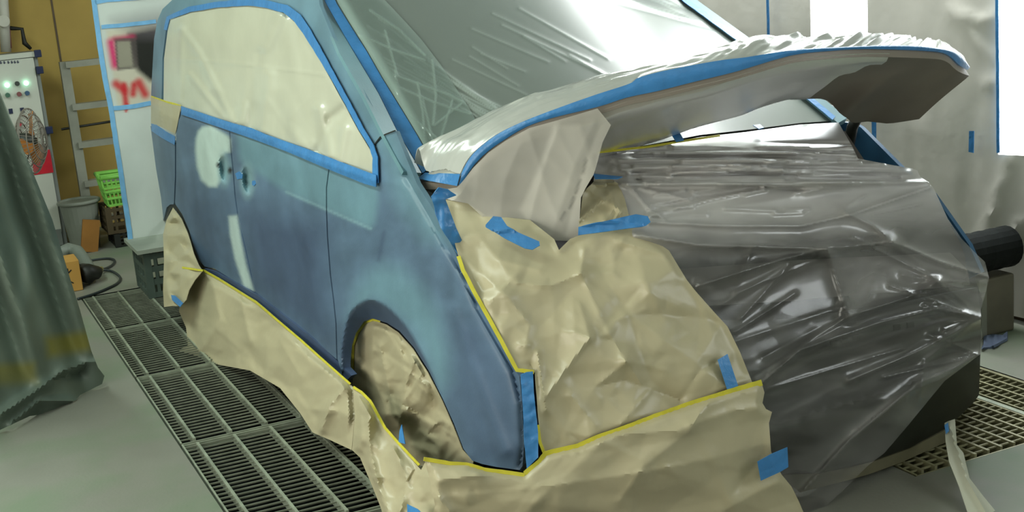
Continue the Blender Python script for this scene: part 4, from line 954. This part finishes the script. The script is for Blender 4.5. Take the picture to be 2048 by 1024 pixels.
for px, py, mk, nm_ in ((14, 170, 'led', 'indicator_lamp'), (52, 166, 'led', 'indicator_lamp'), (34, 167, 'knobk', 'switch_knob'), (15, 190, 'knobg', 'push_button'), (38, 188, 'knobr', 'push_button'), (54, 186, 'knobb', 'push_button'), (38, 248, 'redk', 'push_button')):
    q = rp(px, py, 0, cxf); b = MB(); b.tube([(cxf-.002, q[1], q[2]), (cxf+.02, q[1], q[2])], .014, 14); b.build(nm_, M[mk], cabn)
for px, py in ((21, 222), (44, 220)):
    q = rp(px, py, 0, cxf); b = MB(); b.box(cxf-.002, cxf+.006, q[1]-.01, q[1]+.012, q[2]-.016, q[2]+.014); b.build('switch_plate', M['navy'], cabn)
# the printed name row: small dark strokes
b = MB()
for k, (px, w_) in enumerate(((1, 3), (8, 6), (16, 4), (23, 4), (29, 4), (35, 4))):
    q = rp(px, 126-px*.045, 0, cxf)
    b.box(cxf-.001, cxf+.002, q[1]-.004, q[1]+.009, q[2]-.003, q[2]+.002)
    b.box(cxf-.001, cxf+.002, q[1]-.004, q[1]+.007, q[2]+.006, q[2]+.009)
    b.box(cxf-.001, cxf+.002, q[1]+.0, q[1]+.003, q[2]-.008, q[2]+.010)
b.build('name_lettering', M['navy'], cabn)
rc = [rp(x, y, 0, cxf) for x, y in ((78, 302), (102, 302), (107, 345), (82, 348))]
b = MB(); b.box(cxf-.001, cxf+.004, rc[3][1]-.04, rc[2][1], rc[3][2], rc[0][2]); o = b.build('red_notice', M['red'], cabn); o['label'] = 'red notice sheet'
# pipe and valve above
pv = empty('wall_pipe', room_to_world([-5.5, cyr-.3, cz+.1]), 'white pipe with dark valve and elbow above the electric cabinet', 'pipe')
def P0(px, py, X=-5.45): return tuple(rp(px, py, 0, X))
b = MB(); b.tube([P0(4, -30), P0(8, 30), P0(12, 104)], .032, 12); b.build('pipe', M['pipe'], pv, sm=True)
b = MB(); q = rp(7, 42, 0, -5.40); b.tube([(q[0]-.02, q[1], q[2]), (q[0]+.02, q[1], q[2])], .036, 18); b.build('valve_wheel', M['pipe'], pv)
b = MB(); b.tube([P0(16, 56), P0(30, 57), P0(44, 58), P0(47, 75), P0(49, 86), P0(62, 98)], [.014, .012, .012, .012, .016, .01], 8); b.build('elbow', M['dark'], pv, sm=True)
b = MB(); b.tube([P0(15, 55), P0(16, 75), P0(18, 96)], .018, 8); b.build('valve_body', M['knobr'], pv, sm=True)
# ladder
lx = -5.25
lad = empty('ladder', room_to_world([lx, cyr+.3, 0]), 'grey aluminium ladder standing against the yellow wall', 'ladder')
t0 = rp(122, 124, 0, lx); yl = t0[1]; yr = rp(226, 280, 0, lx)[1]+.02
for y in (yl, yr): b = MB(); b.box(lx-.03, lx+.03, y-.012, y+.045, 0, t0[2]); b.build('rail', M['alu'], lad)
for py in (124, 210, 287, 366, 440):
    z = rp(160, py, 0, lx)[2]; b = MB(); b.box(lx-.03, lx+.05, yl+.02, yr, z-.026, z+.012); b.build('rung', M['alu'], lad)
b = MB(); z = rp(180, 252, 0, lx)[2]; b.tube([(lx-.02, yl-.06, z), (lx-.02, yr, z+.01)], .008, 6); b.build('hook_bar', M['dark'], lad)
# fan
fx = -4.55; fc = rp(62, 282, 0, fx); fan = empty('fan', room_to_world([fc[0], fc[1], 0]), 'wire guarded industrial fan with orange blades in front of the cabinet', 'fan')
axv = Vector((.42, .90, .0)).normalized(); ctr = Vector(fc); Rr = .185
b = MB()
for s in (-1, 1):
    for k, rr in enumerate((1.0, .8, .6, .4, .2)): b.ring(ctr+axv*s*(.075*(1-rr**2)+.004), axv, Rr*rr, .0035, 36, 5)
b.build('guard_rings', M['wire'], fan)
b = MB(); a1 = axv.orthogonal().normalized(); a2 = axv.cross(a1)
for s in (-1, 1):
    for k in range(44):
        t = 2*math.pi*k/44; dr = a1*math.cos(t)+a2*math.sin(t)
        b.tube([ctr+axv*s*(.075*(1-q*q)+.004)+dr*Rr*q for q in (.12, .4, .7, 1)], .0018, 4)
b.build('guard_spokes', M['wire'], fan)
for k in range(3):
    t = 2*math.pi*k/3+.9; dr = a1*math.cos(t)+a2*math.sin(t); tg = axv.cross(dr); V = []; F_ = []
    for i in range(6):
        r_ = Rr*(.15+.75*i/5); wd2 = .02+.035*math.sin(math.pi*i/6)
        for j in range(4):
            u = (j/3-.5); V.append(room_to_world(np.array(ctr+dr*r_+tg*wd2*2*u*.8+axv*u*.05)))
    for i in range(5):
        for j in range(3): F_.append((i*4+j, i*4+j+1, i*4+j+5, i*4+j+4))
    mesh_from('blade', V, F_, M['orange'], fan, True, None, .003)
b = MB(); b.tube([ctr-axv*.12, ctr-axv*.02, ctr+axv*.03], [.05, .05, .02], 16); b.build('motor', M['knobk'], fan, sm=True)
b = MB(); b.tube([ctr-axv*.08, Vector((ctr.x, ctr.y-.07, ctr.z-.25)), Vector((ctr.x, ctr.y-.07, .02))], .016, 10); b.build('pole', M['knobk'], fan, sm=True)
b = MB(); b.tube([(ctr.x, ctr.y-.07, 0), (ctr.x, ctr.y-.07, .02)], .17, 24); b.build('base', M['knobk'], fan)
# clutter: crates, basket, bucket, board, box, hose
X0 = -4.75
q = rp(243, 530, 2, .0); 
def spx(X, px, py): return rp(px, py, 0, X)
a = spx(X0, 228, 470); b2 = spx(X0, 262, 470)
crate('stacking_crate', X0-.30, X0, a[1], a[1]+.30, .002, a[2], M['dark'], 'black plastic crate at the bottom of the stack beside the white board', 'stacked crates')
c2 = spx(X0, 212, 418)
crate('stacking_crate', X0-.31, X0-.01, a[1]-.03, a[1]+.25, a[2]+.004, c2[2], M['crate'], 'brown plastic crate on the black crate, under the green basket', 'stacked crates')
# green basket
g0 = spx(X0, 222, 410)[2]; g0 = c2[2]+.004; g1 = spx(X0, 222, 356)[2]; gy = a[1]+.105
bk = empty('basket', room_to_world([X0-.16, gy, g0]), 'bright green plastic basket on top of the stacked crates', 'basket')
def frus(z, k): s = .085+.025*k; return [(X0-.16+s*sx, gy+s*1.15*sy, z) for sx, sy in ((1, -1), (1, 1), (-1, 1), (-1, -1))]
b = MB(); n = 9
lo, hi = frus(g0, 0), frus(g1, 1)
for i in range(4):
    for k in range(n):
        t = k/n; A = [lo[i][j]*(1-t)+lo[(i+1) % 4][j]*t for j in range(3)]; B = [hi[i][j]*(1-t)+hi[(i+1) % 4][j]*t for j in range(3)]
        b.tube([A, B], .006, 4)
for f_ in (.0, .25, .5, .62):
    L_ = [[lo[i][j]*(1-f_)+hi[i][j]*f_ for j in range(3)] for i in range(4)]
    b.tube(L_+[L_[0]], .010, 4)
b.build('lattice', M['green'], bk)
b = MB(); b.tube(hi+[hi[0]], .015, 8); b.build('rim', M['green'], bk, sm=True)
b = MB(); b.box(X0-.16-.08, X0-.16+.08, gy-.095, gy+.095, g0, g0+.006); b.build('base', M['green'], bk)
b = MB(); hp = [(X0-.16+.113, gy-.13+.26*k/8, g1+.012+.05*math.sin(math.pi*k/8)*0) for k in range(9)]; b.tube(hp, .008, 6); b.build('handle', M['green'], bk, sm=True)
# bucket
ux = -4.92; u0 = spx(ux, 195, 478); u1 = spx(ux, 190, 398)
bu = empty('bucket', room_to_world([ux, u0[1], 0]), 'grey plastic bucket bin standing beside the crates', 'bucket')
rows = []; b = MB(); yc = min((u0[1]+u1[1])/2+.02, a[1]-.155); b.tube([(ux, yc, .0), (ux, yc, u1[2])], [.085, .115], 24, cap=True); b.build('tub', M['bucket'], bu, sm=False)
b = MB(); b.ring((ux, yc, u1[2]), (0, 0, 1), .118, .012, 32, 8); b.build('rim', M['bucket'], bu, sm=True)
# plywood
w0 = spx(-4.9, 165, 432); w1 = spx(-4.9, 200, 505)
Mw = Matrix.Translation((-4.76, w0[1]-.01, 0)) @ Matrix.Rotation(math.radians(-12), 4, 'X')
b = MB(); b.box(-.012, .012, -.05, .05, .004, w0[2]*.98, M=Mw); o = b.build('plywood_offcut', M['wood']); tag(o, 'orange brown plywood offcut leaning in front of the grey bucket', 'board')
# cardboard box
k0 = rp(150, 583, 2, 0); k1 = spx(k0[0], 145, 522)
cb = empty('cardboard_box', room_to_world([k0[0]-.12, k0[1]-.05, 0]), 'small tan cardboard box with black markings on the floor beside the curtain', 'box')
yk0 = rp(128, 560, 0, k0[0])[1]-.05; yk1 = rp(166, 575, 0, k0[0])[1]
b = MB(); b.box(k0[0]-.2, k0[0], yk0, yk1, .001, k1[2], bev=.003); b.build('carton', M['card'], cb)
b = MB()
for zz in (.30, .70):
    z = k1[2]*zz; b.box(k0[0]-.001, k0[0]+.0015, yk0+.03, (yk0+yk1)/2+.01, z-.014, z+.014)
for s in (1, -1):
    Mx = Matrix.Translation((k0[0], (yk0+yk1)/2+.01, k1[2]*.5)) @ Matrix.Rotation(math.radians(40*s), 4, 'X'); b.box(-.001, .0015, -.05, .035, .018*s-.003, .018*s+.003, M=Mx)
b.build('printed_mark', M['dark'], cb)
# hose end and cable
hx = -4.45
def fp(px, py, z=.0): q = rp(px, py, 2, z); return (q[0], q[1], z)
hs = empty('vacuum_hose', room_to_world(np.array(fp(185, 545))), 'grey vacuum hose with black nozzle lying on the floor behind the box', 'hose')
b = MB(); b.tube([fp(118, 508, .14), fp(138, 498, .15), fp(155, 503, .14), fp(168, 520, .11), fp(176, 535, .08), fp(182, 545, .06)], .036, 12); b.build('hose', M['hose'], hs, sm=True)
b = MB(); b.tube([fp(164, 545, .06), fp(180, 548, .062), fp(190, 545, .055), fp(200, 541, .045)], [.05, .055, .04, .018], 12); b.build('nozzle', M['dark'], hs, sm=True)
b = MB(); cbp = [fp(200, 540, .03), fp(214, 536, .012), fp(226, 529, .008), fp(229, 521, .008), fp(219, 517, .008), fp(200, 518, .008), fp(180, 521, .008)]; b.tube(smooth(cbp, 6), .007, 6); o = b.build('air_line', M['cable'], None, sm=True); tag(o, 'dark thin air line looping to the crates on the floor', 'cable')
b = MB(); cbp = [fp(205, 540, .02), fp(222, 542, .008), fp(235, 549, .008), fp(241, 557, .008), fp(234, 567, .008), fp(215, 577, .008), fp(185, 589, .008), fp(155, 598, .008)]; b.tube(smooth(cbp, 6), .007, 6); o = b.build('air_line', M['cable'], None, sm=True); tag(o, 'dark thin air line curving in front of the gratings', 'cable')
b = MB(); q = fp(195, 539, .042); b.tube([q, (q[0]+.02, q[1]+.02, q[2])], .016, 10); b.build('coupling', M['brass'], hs)
# right side: roll on a film-wrapped stand, rag
f0 = rp(1985, 672, 2, 0); sx = f0[0]; 
st = empty('wrapped_stand', room_to_world([sx-.1, f0[1], 0]), 'film wrapped stand against the right wall under the black roll', 'stand')
yy0 = rp(1966, 640, 0, sx)[1]; yy1 = rp(2022, 640, 0, sx)[1]; zt = rp(1985, 556, 0, sx)[2]
b = MB(); b.box(sx-.22, sx, yy0-.10, min(yy1+.02, 2.54), 0, zt, bev=.01); b.build('body', M['stand'], st)
b = MB(); b.box(sx-.23, sx+.012, yy0-.11, yy0-.05, .0, zt+.01, bev=.01); b.box(sx-.02, sx+.014, (yy0+yy1)/2-.10, (yy0+yy1)/2-.06, .0, zt+.008, bev=.006); b.build('posts', M['alu'], st)
r0 = rp(1955, 508, 0, sx+.02); r1 = rp(2036, 512, 0, sx+.02)
b = MB(); zr = zt+.011+.078; n=14
b.tube([(sx-.06+.16*k/n*0, r0[1]-.04+(min(r1[1]+.03, 2.53)-r0[1]+.04)*k/n, zr) for k in range(n+1)], [.078*(1+.02*math.sin(k*2)) for k in range(n+1)], 20); o = b.build('foam_roll', M['foam'], None, sm=False)
tag(o, 'thick black foam roll lying on the wrapped stand', 'roll')
rf = lambda P: P[:, 2]-.012
o = sheet('rag', [(1967, 672), (1985, 668), (2005, 670), (2015, 662), (2014, 676), (2000, 684), (1980, 694), (1967, 695)], rf, M['rag'], sp=4, disp=lambda p: .012*vnoise(p, 7, 3), thick=.01)
tag(o, 'crumpled blue grey rag on the floor at the foot of the stand', 'cloth')
